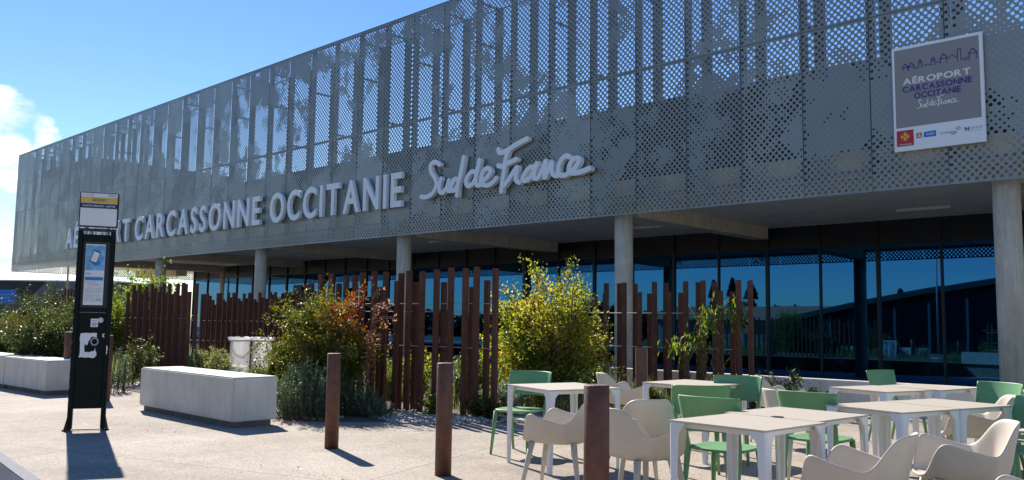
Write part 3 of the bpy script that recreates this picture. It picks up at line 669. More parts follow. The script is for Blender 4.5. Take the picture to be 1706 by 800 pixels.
m=MB(); m.add([(p[0],-.003,p[1]) for p in jag([(WD-.035,1.02),(WD-.02,.99),(WD-.022,.92),(WD-.035,.90)],3,.003)],[tuple(range(12))]); m.build('torn_paper',MT['white'],TM)
# scratches on post edges
m=MB()
for i in range(40):
    z=rr.uniform(.3,2.3); m.add([(0.001,-.001,z),(0.006,-.001,z),(0.005,-.001,z+rr.uniform(.004,.03)),(0.002,-.001,z+.01)],[(0,1,2,3)])
m.build('paint_chips',MT['textgrey'],TM)
# ================================================================== BENCHES
def bench(p,ln,wd,h,rz,label,joints=()):
    b=thing('concrete_bench',label,'bench',(p[0],p[1],0),rz,'pale concrete block benches')
    MB().rbox(-ln,0,0,wd,0.075,h,0.018).build('seat_block',MT['bench'],b)
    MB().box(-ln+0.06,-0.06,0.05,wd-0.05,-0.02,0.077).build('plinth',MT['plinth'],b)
    return b
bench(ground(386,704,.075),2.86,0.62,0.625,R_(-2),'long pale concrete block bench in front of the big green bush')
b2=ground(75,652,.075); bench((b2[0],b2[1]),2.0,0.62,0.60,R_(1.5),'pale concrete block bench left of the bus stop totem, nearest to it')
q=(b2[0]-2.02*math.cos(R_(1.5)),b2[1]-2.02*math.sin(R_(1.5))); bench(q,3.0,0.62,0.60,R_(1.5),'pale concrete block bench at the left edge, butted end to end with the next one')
# ================================================================== BOLLARDS
def bollard(p,h,label,r=0.073,flatp=False):
    b=MB(); 
    if flatp:
        b.rbox(-0.08,0.08,-0.03,0.03,0,h,0.004); o=b.build('steel_post',MT['bollard'],None,(p[0],p[1],0),R_(48))
        o2=MB().box(0.08,0.088,-0.032,0.032,0.02,h-0.01).build('edge_strip',MT['rod'],o)
    else:
        b.tube([(0,0,-0.02),(0,0,h-0.006),(0,0,h)],[r,r,r-0.006],n=32); o=b.build('bollard',MT['bollard'],None,(p[0],p[1],0))
    return tag(o,label,'bollard','rust brown bollards')
bollard(ground(552,747),1.0,'round rust brown bollard just right of the concrete bench')
bollard(ground(738,792),0.985,'round rust brown bollard standing alone between bush and cafe terrace')
q=ground(994,641,1.0); bollard(q,1.0,'round rust brown bollard in front of the cafe chairs',0.074)
bollard(ground(176,668),1.06,'rust brown bollard directly right behind the bus stop totem',0.062)
bollard(ground(112,652),1.08,'rust brown bollard at the end of the left benches',0.095)
q=ground(256,555,1.0); bollard(q,1.0,'flat rust brown post with bright edge in front of slats, behind the bench',flatp=True)
q=ground(1068,580,1.0); bollard(q,1.0,'flat rust brown post with bright edge behind the cafe tables',flatp=True)
# ================================================================== FENCES
def fence(label,A,B,posts,wires,group='screens of rusted steel slats',w=0.076,dp=0.06):
    """posts: list of (t along A-B, offset behind, height)"""
    A=np.array(A,float);B=np.array(B,float); d=B-A; Ln=np.linalg.norm(d); d/=Ln; a=math.atan2(d[1],d[0])
    f=thing('slat_screen',label,'slat fence',(A[0],A[1],0),a,group)
    mesh={}
    for s,off,h in posts:
        x=s*Ln
        MB().box(x-w/2,x+w/2,off,off+dp,-0.05,h).build('slat',MT['corten'],f)
    for z,off,x0,x1 in wires: MB().tube([(x0*Ln,off,z),(x1*Ln,off,z)],0.007,n=6).build('rod',MT['rod'],f)
    return f
def measured(A,B,off,pxs):
    """posts where given columns of the view meet the fence line"""
    A=np.array(A,float);B=np.array(B,float); d=B-A; Ln=np.linalg.norm(d); d=d/Ln; n=np.array([-d[1],d[0]]); A2=A+n*off; out=[]
    for px,py in pxs:
        r=ray(px,py); h=r[:2]
        # solve k*h = A2 + s*d
        k=(A2[0]*d[1]-A2[1]*d[0])/(h[0]*d[1]-h[1]*d[0]); s=(k*h-A2)@d; out.append((s/Ln,off,EH+r[2]*k))
    return out
# screen C (large, centre)
CA,CB=(-12.6,8.05),(-8.55,8.70)
front=[(528,457),(550,456),(575,459),(603,454),(622,452),(641,453),(660,505*0+468),(679,451),(706,450),(724,448*0+449),(748,449),(774,469),(793,447),(824,447)]
front=[(510,474),(533,457),(550,456),(575,459),(603,454),(622,452),(641,453),(660,468),(680,451),(702,452),(726,449),(750,446),(774,447),(792.5,444.5),(824,447)]
back=[(517,472),(563,472),(590,458),(632,478),(667,455),(691,470),(738,470),(785,478),(810,467)]
P1=measured(CA,CB,0.0,front); P2=measured(CA,CB,0.20,back)
fence('tall open screen of rusted steel slats in the centre, between bush and yellow tree',CA,CB,P1+P2,[(1.62,.16,0.0,1.0),(.98,.16,0.0,1.0),(1.5,.30,.05,1.0)])
# screen D (right)
DA,DB=(-10.35,12.55),(-6.75,13.0)
tops=[(990,488),(1009,472),(1038.5,471),(1064,487),(1089,469.5),(1113,486),(1141,468.5),(1170,467.5),(1199,484.5),(1229,466.5),(1248.5,468)]
bk=[(1031,472),(1057,472.5),(1081,489),(1108,471),(1133,487.5),(1162,470),(1189,469.5),(1219,486),(1007,489)]
fence('open screen of rusted steel slats behind the cafe terrace, in front of the glass',DA,DB,measured(DA,DB,0.0,tops)+measured(DA,DB,0.18,bk),[(1.55,.12,0,1),(.95,.12,0,.9)])
# screen A (left, dense)
AA,AB=(-21.6,8.9),(-17.9,9.0)
pa=[(212,487),(221.5,475),(231,474),(240.5,486),(252,473),(262,486),(271.5,472),(281,472),(291,485),(304,471),(314,486),(326,472)]
pa=[(212+ (x-212)*1.0,y) for x,y in pa]; ba=[(243,478),(257,480),(267,478),(295,473),(308,473),(236,490),(286,490),(226,484),(276,488),(300,492)]
fence('dense screen of rusted steel slats just right of the bus stop totem',AA,AB,measured(AA,AB,0,pa)+measured(AA,AB,.16,ba),[(1.35,.12,0,1)])
# screen B (behind the litter bag)
BA,BB=(-25.4,12.6),(-18.2,12.9)
pb=[];x=336;i=0
for i in range(22):
    pb.append((336+i*8.7,(490,489,500,489,499,488,488.5,498)[i%8]-0.03*i*8.7*0.5))
fence('wide dense screen of rusted steel slats behind the litter bag and timber edging',BA,BB,measured(BA,BB,0,pb)+measured(BA,BB,.18,[(x_+4.3,y_+((i_%3)-1)*4+4) for i_,(x_,y_) in enumerate(pb)]),[(1.3,.14,0,1),(.7,.14,0,1)])
# screen E far left
EA,EB=(-41,12.5),(-35,12.9)
fence('distant rusted steel slats behind the left shrubs',EA,EB,measured(EA,EB,0,[(88+i*5.0,(481,484,496,492,481,482)[i%6]) for i in range(16)]),[])
EA,EB=(-44,9.0),(-41,9.1)
fence('rusted steel slats at the far left edge below the blue sign',EA,EB,[(i/14,0,(1.75,1.9,1.6)[i%3]) for i in range(15)],[])
# ================================================================== TABLES AND CHAIRS
def table_proto(size,label,loc,rz):
    t=thing('cafe_table',label,'table',loc,rz,'beige topped cafe tables with white legs'); s=size/2
    MB().rbox(-s,s,-s,s,0.738,0.750,0.004).build('tabletop',MT['top'],t)
    e=MB(); e.box(-s+.05,s-.05,-s+.05,-s+.075,.705,.737).box(-s+.05,s-.05,s-.075,s-.05,.705,.737).box(-s+.05,-s+.075,-s+.076,s-.076,.705,.737).box(s-.075,s-.05,-s+.076,s-.076,.705,.737); e.build('frame',MT['whiteleg'],t)
    for sx in (-1,1):
        for sy in (-1,1):
            # splayed shoulder at the top, tapering L-shaped leg
            m=MB(); X=sx*(s-0.004); Y=sy*(s-0.004)
            def ring(z,w,cut=0.012):
                a,b=abs(w),abs(w); pts=[(X,Y-sy*cut),(X-sx*cut,Y),(X-sx*w,Y),(X-sx*w,Y-sy*0.018),(X-sx*0.024,Y-sy*0.024),(X-sx*0.018,Y-sy*w),(X,Y-sy*w)]
                return [(p[0],p[1],z) for p in pts]
            rings=[ring(.7375,.120),ring(.715,.100),ring(.675,.066),ring(.62,.058),(ring(.3,.048)),ring(0.0,.040)]
            vs=[p for r in rings for p in r]; fs=[]
            for i in range(len(rings)-1):
                for k in range(7): fs.append((i*7+k,i*7+(k+1)%7,(i+1)*7+(k+1)%7,(i+1)*7+k))
            fs+= [tuple(range(7)),tuple(range(35,42))[::-1]]; m.add(vs,fs); m.build('leg',MT['whiteleg'],t)
    return t
def tb(size,cx,cy,rz,label):
    return table_proto(size,label,(cx,cy,0),R_(rz))
TBL=[(0.80,-5.33,6.46,-18,'single beige table at the left end of the cafe terrace, beside the yellow tree'),
(0.78,-4.78,7.95,-3,'beige table in front of the right slat screen, with green chairs on both sides'),
(0.70,-2.66,5.05,-5,'front table of the nearest joined pair, closest to the camera'),
(0.70,-2.66,5.76,-5,'rear table of the nearest joined pair, with a dark hole cover at its edge'),
(0.68,-2.40,6.84,-17,'front table of the middle joined pair, between the nearest pair and the rear pair'),
(0.68,-2.20,7.50,-17,'rear table of the middle joined pair, left of the beige bucket chair'),
(0.68,-3.18,8.76,-18,'front table of the rearmost joined pair by the low pale wall'),
(0.68,-2.95,9.43,-12,'rearmost table, right against the low pale wall')]
for s,cx,cy,rz,l in TBL:
    t=tb(s,cx,cy,rz,l)
    if 'hole cover' in l:
        m=MB(); m.tube([(0.05,-0.33,.750),(0.05,-0.33,.754)],0.042,n=20); m.build('hole_cover',MT['black'],t)
def leg_tube(p0,p1,r0,r1,n=10): return MB().tube([p0,tuple((np.array(p0)+np.array(p1))/2),p1],[r0,(r0+r1)/2,r1],n=n)
# ---- bucket chair: faces +y
def bucket_chair(label):
    t=thing('bucket_chair',label,'chair',(0,0,0),0,'beige plastic bucket chairs on the cafe terrace')
    K=64; rows=9; rim=[]
    for i in range(K):
        th=2*math.pi*i/K      # 0 = +x, 90 = front(+y)
        cx,sx_=math.cos(th),math.sin(th)
        sup=lambda c,e: math.copysign(abs(c)**e,c)
        x=0.275*sup(cx,0.72); y=0.265*sup(sx_,0.72)
        a=abs(((th-math.pi*1.5+math.pi)%(2*math.pi))-math.pi)   # angle away from the back, 0..pi
        deg=math.degrees(a)
        pts=[(0,.835),(14,.835),(24,.828),(34,.79),(44,.715),(54,.648),(66,.612),(80,.622),(96,.660),(110,.690),(121,.685),(131,.635),(140,.54),(151,.462),(165,.445),(180,.443)]
        for (d0,h0),(d1,h1) in zip(pts,pts[1:]):
            if deg<=d1+1e-6:
                u=(deg-d0)/(d1-d0); u=u*u*(3-2*u) if False else u; z=h0+(h1-h0)*u; z=.443+(z-.443)*.87; break
        if deg<60: y-=0.10*(1-deg/60)*((z-.62)/.2 if z>.62 else 0)   # back leans out
        if 60<deg<135: x*=1.06
        rim.append((x,y,z))
    V=[(0,0.0,.425)];F=[]
    # profile from seat centre to rim
    ts=[.25,.5,.72,.84,.92,.97,1.0,1.03,1.05]
    zr=[0,0,0.015,.05,.14,.33,.62,.85,1.0]; rr_=[.24,.50,.72,.83,.90,.945,.97,.985,1.0]
    for j in range(rows):
        for (x,y,z) in rim:
            q=rr_[j]; zz=.425+(z-.425)*zr[j]
            # keep the lower shell on a tidy rounded plan
            V.append((x*q*(0.86 if j<5 else 0.86+.14*(zr[j]))/ (1 if j>=5 else 1),y*q*(1 if y>-.27 else (.27/abs(y)) *(1-zr[j])+zr[j]),zz))
    for i in range(K): F.append((0,1+i,1+(i+1)%K))
    for j in range(rows-1):
        for i in range(K): F.append((1+j*K+i,1+(j+1)*K+i,1+(j+1)*K+(i+1)%K,1+j*K+(i+1)%K))
    m=MB(); m.add(V,F,True); o=m.build('shell',MT['beige'],t)
    so_=o.modifiers.new('s','SOLIDIFY'); so_.thickness=0.014; so_.offset=0; sb=o.modifiers.new('b','SUBSURF'); sb.levels=1; sb.render_levels=1
    for sx_ in (-1,1):
        for sy in (-1,1):
            leg_tube((sx_*.17,sy*.17-.01,.43),(sx_*.245,sy*.245-.01,0),.026,.0125).build('leg',MT['beige'],t)
    return t
# ---- green chair: faces +y
def green_chair(label):
    t=thing('green_chair',label,'chair',(0,0,0),0,'green plastic chairs on the cafe terrace')
    m=MB(); K=40; rings=[]
    def outline(s,z):
        r=[]
        for i in range(K):
            th=2*math.pi*i/K; c,s_=math.cos(th),math.sin(th); r.append((.225*s*math.copysign(abs(c)**.55,c),.215*s*math.copysign(abs(s_)**.55,s_)+.01,z))
        return r
    rs=[outline(.3,.447),outline(.7,.449),outline(.92,.456),outline(.985,.457),outline(1,.450),outline(.99,.438),outline(.9,.432)]
    V=[p for r in rs for p in r]; F=[tuple(range(K))]; 
    for j in range(len(rs)-1):
        for i in range(K): F.append((j*K+i,(j+1)*K+i,(j+1)*K+(i+1)%K,j*K+(i+1)%K))
    F.append(tuple((len(rs)-1)*K+i for i in range(K))[::-1]); m.add(V,F,True); m.build('seat',MT['green'],t)
    # curved back band
    m=MB(); V=[];F=[]; n=18; rowz=[.585,.60,.70,.80,.828,.835]
    for j,z in enumerate(rowz):
        for i in range(n+1):
            u=-1+2*i/n; hw=.235+.018*(z-.58)/.25; x=hw*math.sin(u*1.15)/math.sin(1.15); y=-.215-.10*(z-.45)/.4+ .085*(u*u)
            V.append((x,y,z - (0.012*(abs(u)**6) if j==len(rowz)-1 else 0)))
    for j in range(len(rowz)-1):
        for i in range(n): a_=j*(n+1)+i; F.append((a_,a_+1,a_+n+2,a_+n+1))
    m.add(V,F,True); o=m.build('backrest',MT['green'],t); so_=o.modifiers.new('s','SOLIDIFY'); so_.thickness=.012; so_.offset=0
    for sx_ in (-1,1):
        leg_tube((sx_*.185,.18,.44),(sx_*.215,.225,0),.024,.013).build('leg',MT['green'],t)
        MB().tube([(sx_*.222,-.205,.66),(sx_*.215,-.19,.56),(sx_*.205,-.17,.45),(sx_*.21,-.195,.25),(sx_*.22,-.255,0)],[.014,.020,.026,.020,.013],n=10).build('leg',MT['green'],t)
    return t
gc0=green_chair('x'); bc0=bucket_chair('x'); used={'g':False,'b':False}
VR=np.array([R0[0],R0[1]]); VF=np.array([F0[0],F0[1]])
def chair(kind,px,depth,face,label):
    """face: degrees in view terms, 0 = faces right in the picture, 90 = away from the camera, 180 = left, 270 = toward the camera"""
    x,y=spot(px,depth); d=VR*math.cos(R_(face))+VF*math.sin(R_(face)); rz=math.atan2(d[1],d[0])-math.pi/2
    root=gc0 if kind=='g' else bc0
    if not used[kind]: used[kind]=True; root.location=(x,y,0); root.rotation_euler=(0,0,rz); root['label']=label
    else: dup(root,(x,y,0),rz,label)
CH=[('g',868,9.1,240,'green chair at the far left table, partly behind its corner'),
('b',932,6.9,158,'beige bucket chair directly left of the front bollard'),
('b',1070,6.15,30,'beige bucket chair directly right of the front bollard'),
('b',1063,6.95,100,'beige bucket chair seen from behind, between the bollard and the green chairs'),
('b',1040,10.3,20,'beige bucket chair behind the front bollard with its narrow back rising at left'),
('g',1161,7.75,85,'green chair with its back to the camera, pushed to the table by the slats'),
('g',1204,6.5,48,'green chair at the left side of the nearest joined tables'),
('g',1218,8.75,240,'green chair at the right end of the table by the slats, facing it'),
('g',1362,7.1,45,'green chair with back toward camera, behind the nearest joined tables'),
('b',1298,10.0,10,'beige bucket chair left of the rear tables, against the planting'),
('g',1492,10.3,300,'green chair behind the rearmost joined tables'),
('g',1632,8.3,200,'green chair at the right end of the rearmost tables by the column'),
('b',1414,4.9,143,'large beige bucket chair at the bottom centre right, seen from behind'),
('b',1590,5.5,168,'large beige bucket chair with a bright inner shell, right of the foremost one'),
('b',1612,7.6,160,'beige bucket chair at the right end of the middle tables'),
('g',1682,6.6,190,'green chair near the right edge seen from its side, behind the bright bucket chair'),
('g',1722,7.2,200,'green chair cut by the right edge of the picture'),
('b',1722,3.9,150,'beige bucket chair cut by the bottom right corner'),
('b',1706,8.0,215,'greyish bucket chair at the right edge in front of the column'),
('b',1330,8.0,10,'beige bucket chair half hidden behind the green chair at the nearest tables')]
for c_ in CH: chair(*c_)
# ================================================================== PLANTS
def leaves(name,pts,dirs,tints,size,mt,parent,aspect=2.2,seed=1,fold=0.25):
    """one mesh of small pointed leaves; pts Nx3, dirs Nx3 growth directions"""
    r=np.random.default_rng(seed); n=len(pts); pts=np.asarray(pts,float); d=np.asarray(dirs,float)+r.normal(0,.75,(n,3)); d/=np.linalg.norm(d,axis=1)[:,None]+1e-9
    up=r.normal(0,1,(n,3))+np.array([0,0,.6]); s=np.cross(d,up); s/=np.linalg.norm(s,axis=1)[:,None]+1e-9; nn=np.cross(s,d)
    L_=size*r.uniform(.6,1.35,n)[:,None]; w_=L_/aspect
    p0=pts; p1=pts+d*L_*.5+s*w_*.5+nn*w_*fold; p2=pts+d*L_-nn*L_*.12; p3=pts+d*L_*.5-s*w_*.5+nn*w_*fold
    V=np.stack([p0,p1,p2,p3],1).reshape(-1,3); Q=np.arange(4*n).reshape(n,4)
    o=quickmesh(name,V,Q,mt,parent)
    at=o.data.attributes.new('tint','FLOAT','FACE'); at.data.foreach_set('value',np.clip(np.asarray(tints,float),0,1).astype(np.float32)); return o
def shrub(name,label,cat,loc,h,rx,ry,shoots,nleaf,size,mt,tint,group=None,seed=1,sub=5,aspect=2.2,low=0.12,spread=0.07,trunk=0.0,stiff=0.35,twig=.007,dense=0.45,outl=1.0,branch='stems'):
    """branching shrub: main shoots from the base, side shoots, leaves along both"""
    r=random.Random(seed); t=thing(name,label,cat,loc,0,group); mb=MB(); lp=[];ld=[];lt=[]
    per=max(1,int(nleaf/(shoots*(sub+1))))
    def poly(p,e,k,j):
        pts=[];
        for i in range(k+1):
            u=i/k; b=p*(1-u)+e*u; b=b+np.array([0,0,1])*math.sin(u*math.pi)*j*0.25*np.linalg.norm(e-p)+np.array([r.gauss(0,1),r.gauss(0,1),r.gauss(0,1)])*0.018*np.linalg.norm(e-p)*(0<i); pts.append(b)
        return pts
    for s in range(shoots):
        th=r.uniform(0,2*math.pi); ph=math.acos(1-r.random()**0.9*0.98)   # from vertical
        q=(0.62+0.38*r.random()**.5)*(1.0 if r.random()>.12 else outl*1.15)
        tip=np.array([rx*math.sin(ph)*math.cos(th)*q,ry*math.sin(ph)*math.sin(th)*q,h*(low+(1-low)*(0.42+0.58*math.cos(ph))*min(q,1.1))])
        base=np.array([r.gauss(0,.07)*rx,r.gauss(0,.07)*ry,trunk*r.uniform(.7,1.1)])
        pts=poly(base,tip,6,stiff); mb.tube(pts,[twig*(1.6-1.25*i/6) for i in range(7)],n=5,cap=False)
        segs=[(pts,0.30)]
        for k in range(sub):
            u=r.uniform(.25,.95); i=min(5,int(u*6)); p=pts[i]; dv=np.array([r.gauss(0,1),r.gauss(0,1),r.gauss(.35,.7)]); dv/=np.linalg.norm(dv); ln=h*r.uniform(.10,.24)
            sp=poly(p,p+dv*ln,3,.1); mb.tube(sp,[twig*.55,twig*.45,twig*.35,twig*.2],n=4,cap=False); segs.append((sp,0.05))
        for pts_,st in segs:
            m_=len(pts_)-1
            for _ in range(per):
                u=st+(1-st)*r.random()**.8; f=u*m_; i=min(m_-1,int(f)); a=pts_[i]+(pts_[i+1]-pts_[i])*(f-i); dd=pts_[i+1]-pts_[i]; dd=dd/(np.linalg.norm(dd)+1e-9)
                a=a+np.array([r.gauss(0,1),r.gauss(0,1),r.gauss(0,1)])*spread*(.4 if r.random()<.6 else 1)
                if a[2]<0.02: continue
                lp.append(a); ld.append(dd); lt.append(tint(a,r))
    mb.build(branch,MT['bark'],t); leaves('foliage',lp,ld,lt,size,mt,t,aspect,seed); return t
# yellow-leaved young tree behind the left terrace table
yt=spot(916,13.3)
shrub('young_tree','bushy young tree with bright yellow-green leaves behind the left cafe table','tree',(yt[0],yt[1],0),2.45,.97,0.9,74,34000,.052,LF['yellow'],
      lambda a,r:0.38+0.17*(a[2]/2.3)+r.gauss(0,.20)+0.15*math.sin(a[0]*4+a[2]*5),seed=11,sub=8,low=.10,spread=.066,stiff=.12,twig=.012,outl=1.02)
# big green and red bush
bu=spot(540,13.1)
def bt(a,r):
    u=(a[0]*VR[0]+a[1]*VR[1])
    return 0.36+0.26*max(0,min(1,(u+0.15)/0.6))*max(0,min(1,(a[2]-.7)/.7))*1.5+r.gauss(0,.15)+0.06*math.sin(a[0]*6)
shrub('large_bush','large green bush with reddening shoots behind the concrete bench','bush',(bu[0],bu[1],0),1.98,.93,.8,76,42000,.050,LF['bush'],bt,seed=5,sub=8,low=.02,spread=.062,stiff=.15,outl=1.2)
bu2=spot(462,14.3)
shrub('small_bush','smaller green bush filling the gap between litter bag and large bush','bush',(bu2[0],bu2[1],0),1.05,.36,.4,26,6500,.05,LF['bush'],lambda a,r:.30+r.gauss(0,.13),seed=6,sub=7,low=.05)
# dry pink branch beside it
dbp=spot(614,12.6); t=thing('dry_shoot','bare dry shoot with withered pinkish leaves right of the large bush','plant',(dbp[0],dbp[1],0))
mb=MB(); stem=[(0,0,0),(.02,0,.3),(-.03,0,.6),(.03,.02,.9),(.06,0,1.2),(.10,0,1.5),(.07,0,1.75)]; mb.tube(stem,[.012,.011,.010,.008,.006,.004,.003],n=6)
lp=[];ld=[];rr=random.Random(9)
for k in range(34):
    u=rr.uniform(.5,1.0); f=u*6; i=min(5,int(f)); p=np.array(stem[i])+(np.array(stem[i+1])-np.array(stem[i]))*(f-i); sgn=1 if rr.random()<.75 else -1
    e=p+np.array([VR[0],VR[1],0])*sgn*rr.uniform(.06,.33)+np.array([0,0,rr.uniform(.0,.16)]); mid=(p+e)/2+np.array([0,0,.02]); mb.tube([p,mid,e],[.003,.0025,.0015],n=4,cap=False)
    for _ in range(3): lp.append(e+np.array([rr.gauss(0,.02) for _ in range(3)])); ld.append(e-p)
for k in range(420):
    f=rr.uniform(1.1,3.9); i=int(f); p=np.array(stem[i])+(np.array(stem[i+1])-np.array(stem[i]))*(f-i); lp.append(p+np.array([rr.gauss(0,.035),rr.gauss(0,.035),rr.gauss(0,.03)])); ld.append((0,0,-1))
mb.build('stem',mat('dry_twig',(.22,.11,.07),.9),t); leaves('foliage',lp,ld,[rr.random() for _ in lp],.055,LF['pink'],t,2.6,3)
# rosemary: upright shoots with needles
def rosemary(label,loc,h,rx,ry,n,seed,mt=None,size=.034,cat='shrub'):
    r=random.Random(seed); t=thing('rosemary_shrub',label,cat,loc,0,'low rosemary shrubs'); mb=MB(); lp=[];ld=[];lt=[]
    for s in range(n):
        th=r.uniform(0,6.28); q=math.sqrt(r.random()); bx,by=rx*q*math.cos(th)*.75,ry*q*math.sin(th)*.75
        hh=h*(1-.45*q*q)*r.uniform(.6,1.08); tx,ty=bx*1.35+r.gauss(0,.05),by*1.35+r.gauss(0,.05)
        p=[np.array([bx,by,0]),np.array([(bx+tx)/2,(by+ty)/2,hh*.5]),np.array([tx,ty,hh])]; mb.tube(p,[.004,.003,.002],n=4,cap=False)
        for k in range(int(30+90*hh/h)):
            u=r.uniform(.12,1)*2; i=min(1,int(u)); a=p[i]+(p[i+1]-p[i])*(u-i); lp.append(a+np.array([r.gauss(0,.006),r.gauss(0,.006),0])); ld.append((p[2]-p[0])/(np.linalg.norm(p[2]-p[0])+1e-9)*1.0); lt.append(.25+.35*(u/2)+r.gauss(0,.18))
    mb.build('stems',MT['bark'],t); leaves('foliage',lp,ld,lt,size,mt or LF['rosemary'],t,5.0,seed); return t
q=spot(512,12.0); rosemary('rosemary shrub at the right end of the concrete bench, in front of the large bush',(q[0],q[1],0),.80,.55,.42,230,1)
q=spot(590,12.5); rosemary('rosemary shrub just right of the bollard, at the foot of the dry shoot',(q[0],q[1],0),.58,.40,.34,120,2)
q=spot(634,12.2); rosemary('small thin rosemary shrub beside the white pebbles',(q[0],q[1],0),.30,.3,.25,36,3)
q=spot(195,15.8); rosemary('rosemary shrub right behind the bus stop totem',(q[0],q[1],0),.85,.3,.35,70,4)
q=spot(352,18.5); rosemary('spiky grass-like shrub at the timber edging before the slats',(q[0],q[1],0),.75,.6,.5,120,5,LF['grass'],.07)
# slim upright shoots before screen A
for i,(px,hh) in enumerate(((226,1.20),(247,1.12))):
    q=spot(px,17.3); shrub('upright_shrub',('slim upright leafy shoot in front of the dense slats, left one of two','slim upright leafy shoot in front of the dense slats, right one of two')[i],'shrub',(q[0],q[1],0),hh,.16,.16,9,1700,.042,LF['dark'],lambda a,r:.55+r.gauss(0,.2),group='slim upright shoots',seed=20+i,sub=5,low=.2,spread=.04,stiff=.1)
# tree behind screen A
q=spot(240,22.6); shrub('pale_tree','young lime green tree rising behind the dense slats by the totem','tree',(q[0],q[1],0),2.95,.9,.8,44,15000,.075,LF['lime'],lambda a,r:.45+r.gauss(0,.22),seed=30,sub=8,low=.1,spread=.08,stiff=.25,twig=.012,outl=1.2)
q=spot(190,23.0); shrub('pale_tree','lime green shrub seen between the totem and the dense slats','tree',(q[0],q[1],0),2.2,.55,.6,30,8000,.07,LF['lime'],lambda a,r:.4+r.gauss(0,.2),seed=31,sub=8,low=.1,spread=.08)
# shrubs on the left
for i,(px,d,hh,rr_,lab,tn) in enumerate(((90,17.5,1.85,.95,'dark green shrub with pale tips behind the benches, next to the totem',.42),(28,21,1.5,1.0,'yellowing shrub at the left behind the benches',.62),(60,26,2.35,1.3,'rounded dark tree at the far left in front of the distant building',.28),(118,21.5,1.95,.7,'loose dark shrub just left of the totem, behind the others',.55),(-20,19.5,1.5,.9,'shrub cut by the left edge of the picture',.5))):
    q=spot(px,d); shrub('garden_shrub',lab,'shrub',(q[0],q[1],0),hh,rr_,rr_*.9,50,18000,.060,LF['dark'] if i!=1 else LF['bush'],lambda a,r,tn=tn:tn+r.gauss(0,.2),group='shrubs behind the benches',seed=40+i,sub=7,low=.05,spread=.075,outl=1.15)
# wispy grass behind left benches
def tuft(V,Q,tn,x,y,h,n,sp,r):
    for _ in range(n):
        th=r.uniform(0,6.28); l=h*r.uniform(.5,1.1); lean=r.uniform(.05,.5)*l; bx,by=x+r.gauss(0,sp),y+r.gauss(0,sp); w_=.004
        c_,s_=math.cos(th),math.sin(th); k=len(V)
        V+= [(bx-s_*w_,by+c_*w_,0),(bx+s_*w_,by-c_*w_,0),(bx+c_*lean*.35+s_*w_,by+s_*lean*.35-c_*w_,l*.6),(bx+c_*lean*.35-s_*w_,by+s_*lean*.35+c_*w_,l*.6),(bx+c_*lean,by+s_*lean,l)]
        Q.append((k,k+1,k+2,k+3)); Q.append((k+3,k+2,k+4,k+4)); tn+=[r.random()]*2
def grass(name,areas,mt,seed):
    r=random.Random(seed); V=[];Q=[];tn=[]
    for (x0,x1,y0,y1,h,cnt,n) in areas:
        for _ in range(cnt): tuft(V,Q,tn,r.uniform(x0,x1),r.uniform(y0,y1),h*r.uniform(.6,1.2),n,.03,r)
    m=bpy.data.meshes.new(name); m.from_pydata(V,[],[tuple(dict.fromkeys(f)) for f in Q]); m.materials.append(mt); at=m.attributes.new('tint','FLOAT','FACE'); at.data.foreach_set('value',tn)
    o=bpy.data.objects.new(name,m); C.objects.link(o); return struct(o,'stuff')
grass('meadow_grass',[(-26,-18,7.0,8.3,.55,700,9),(-40,-22,8.0,14,.6,900,8)],LF['grass'],1)
grass('bed_undergrowth',[(-13.5,-9.5,9.4,12.5,.5,520,8),(-9.3,-7.6,9.3,12.3,.45,300,8),(-20,-14,9.6,13,.35,220,7),(-17.5,-14.3,7.2,8.6,.18,60,6),(-9.9,-8.9,9.0,9.2,.22,14,6)],LF['grass'],2)
# low leafy plants behind screen C and beside it
for i,(px,d,hh,r0_,lab,mt_,tn) in enumerate((
 (655,15.2,.95,.5,'lime green low plant behind the left part of the central slats',LF['lime'],.5),
 (700,14.8,1.0,.5,'sunlit low plant behind the middle of the central slats',LF['yellow'],.45),
 (760,14.2,.95,.5,'grey green low plant behind the right part of the central slats',LF['rosemary'],.75),
 (800,13.6,1.0,.45,'loose leafy plant between the central slats and the yellow tree',LF['lime'],.35),
 (848,12.6,.6,.42,'pale grey green plant at the foot of the yellow tree',LF['rosemary'],.9),
 (812,12.3,.34,.35,'dark low plant at the right end of the central slats',LF['dark'],.3),
 (727,12.5,.32,.12,'tiny bright green seedling beside the bollard',LF['lime'],.35),
 (960,13.7,.85,.45,'dark leafy plant right of the yellow tree behind the terrace',LF['dark'],.2),
 (1000,13.9,.8,.4,'dark leafy plant by the first slats of the right screen',LF['dark'],.25),
 (1080,13.5,.55,.3,'low plant behind the table by the slats',LF['dark'],.4),
 (1275,13.1,.75,.4,'dark strap-leaved plant at the right end of the right slats',LF['dark'],.15),
 (1320,13.0,.6,.42,'wispy plant growing against the low pale wall',LF['grass'],.3))):
    q=spot(px,d); shrub('leafy_plant',lab,'plant',(q[0],q[1],0),hh,r0_,r0_,18,2600,.055,mt_,lambda a,r,tn=tn:tn+r.gauss(0,.18),group='low plants of the bed',seed=60+i,sub=5,low=.1,aspect=3.0,spread=.05)
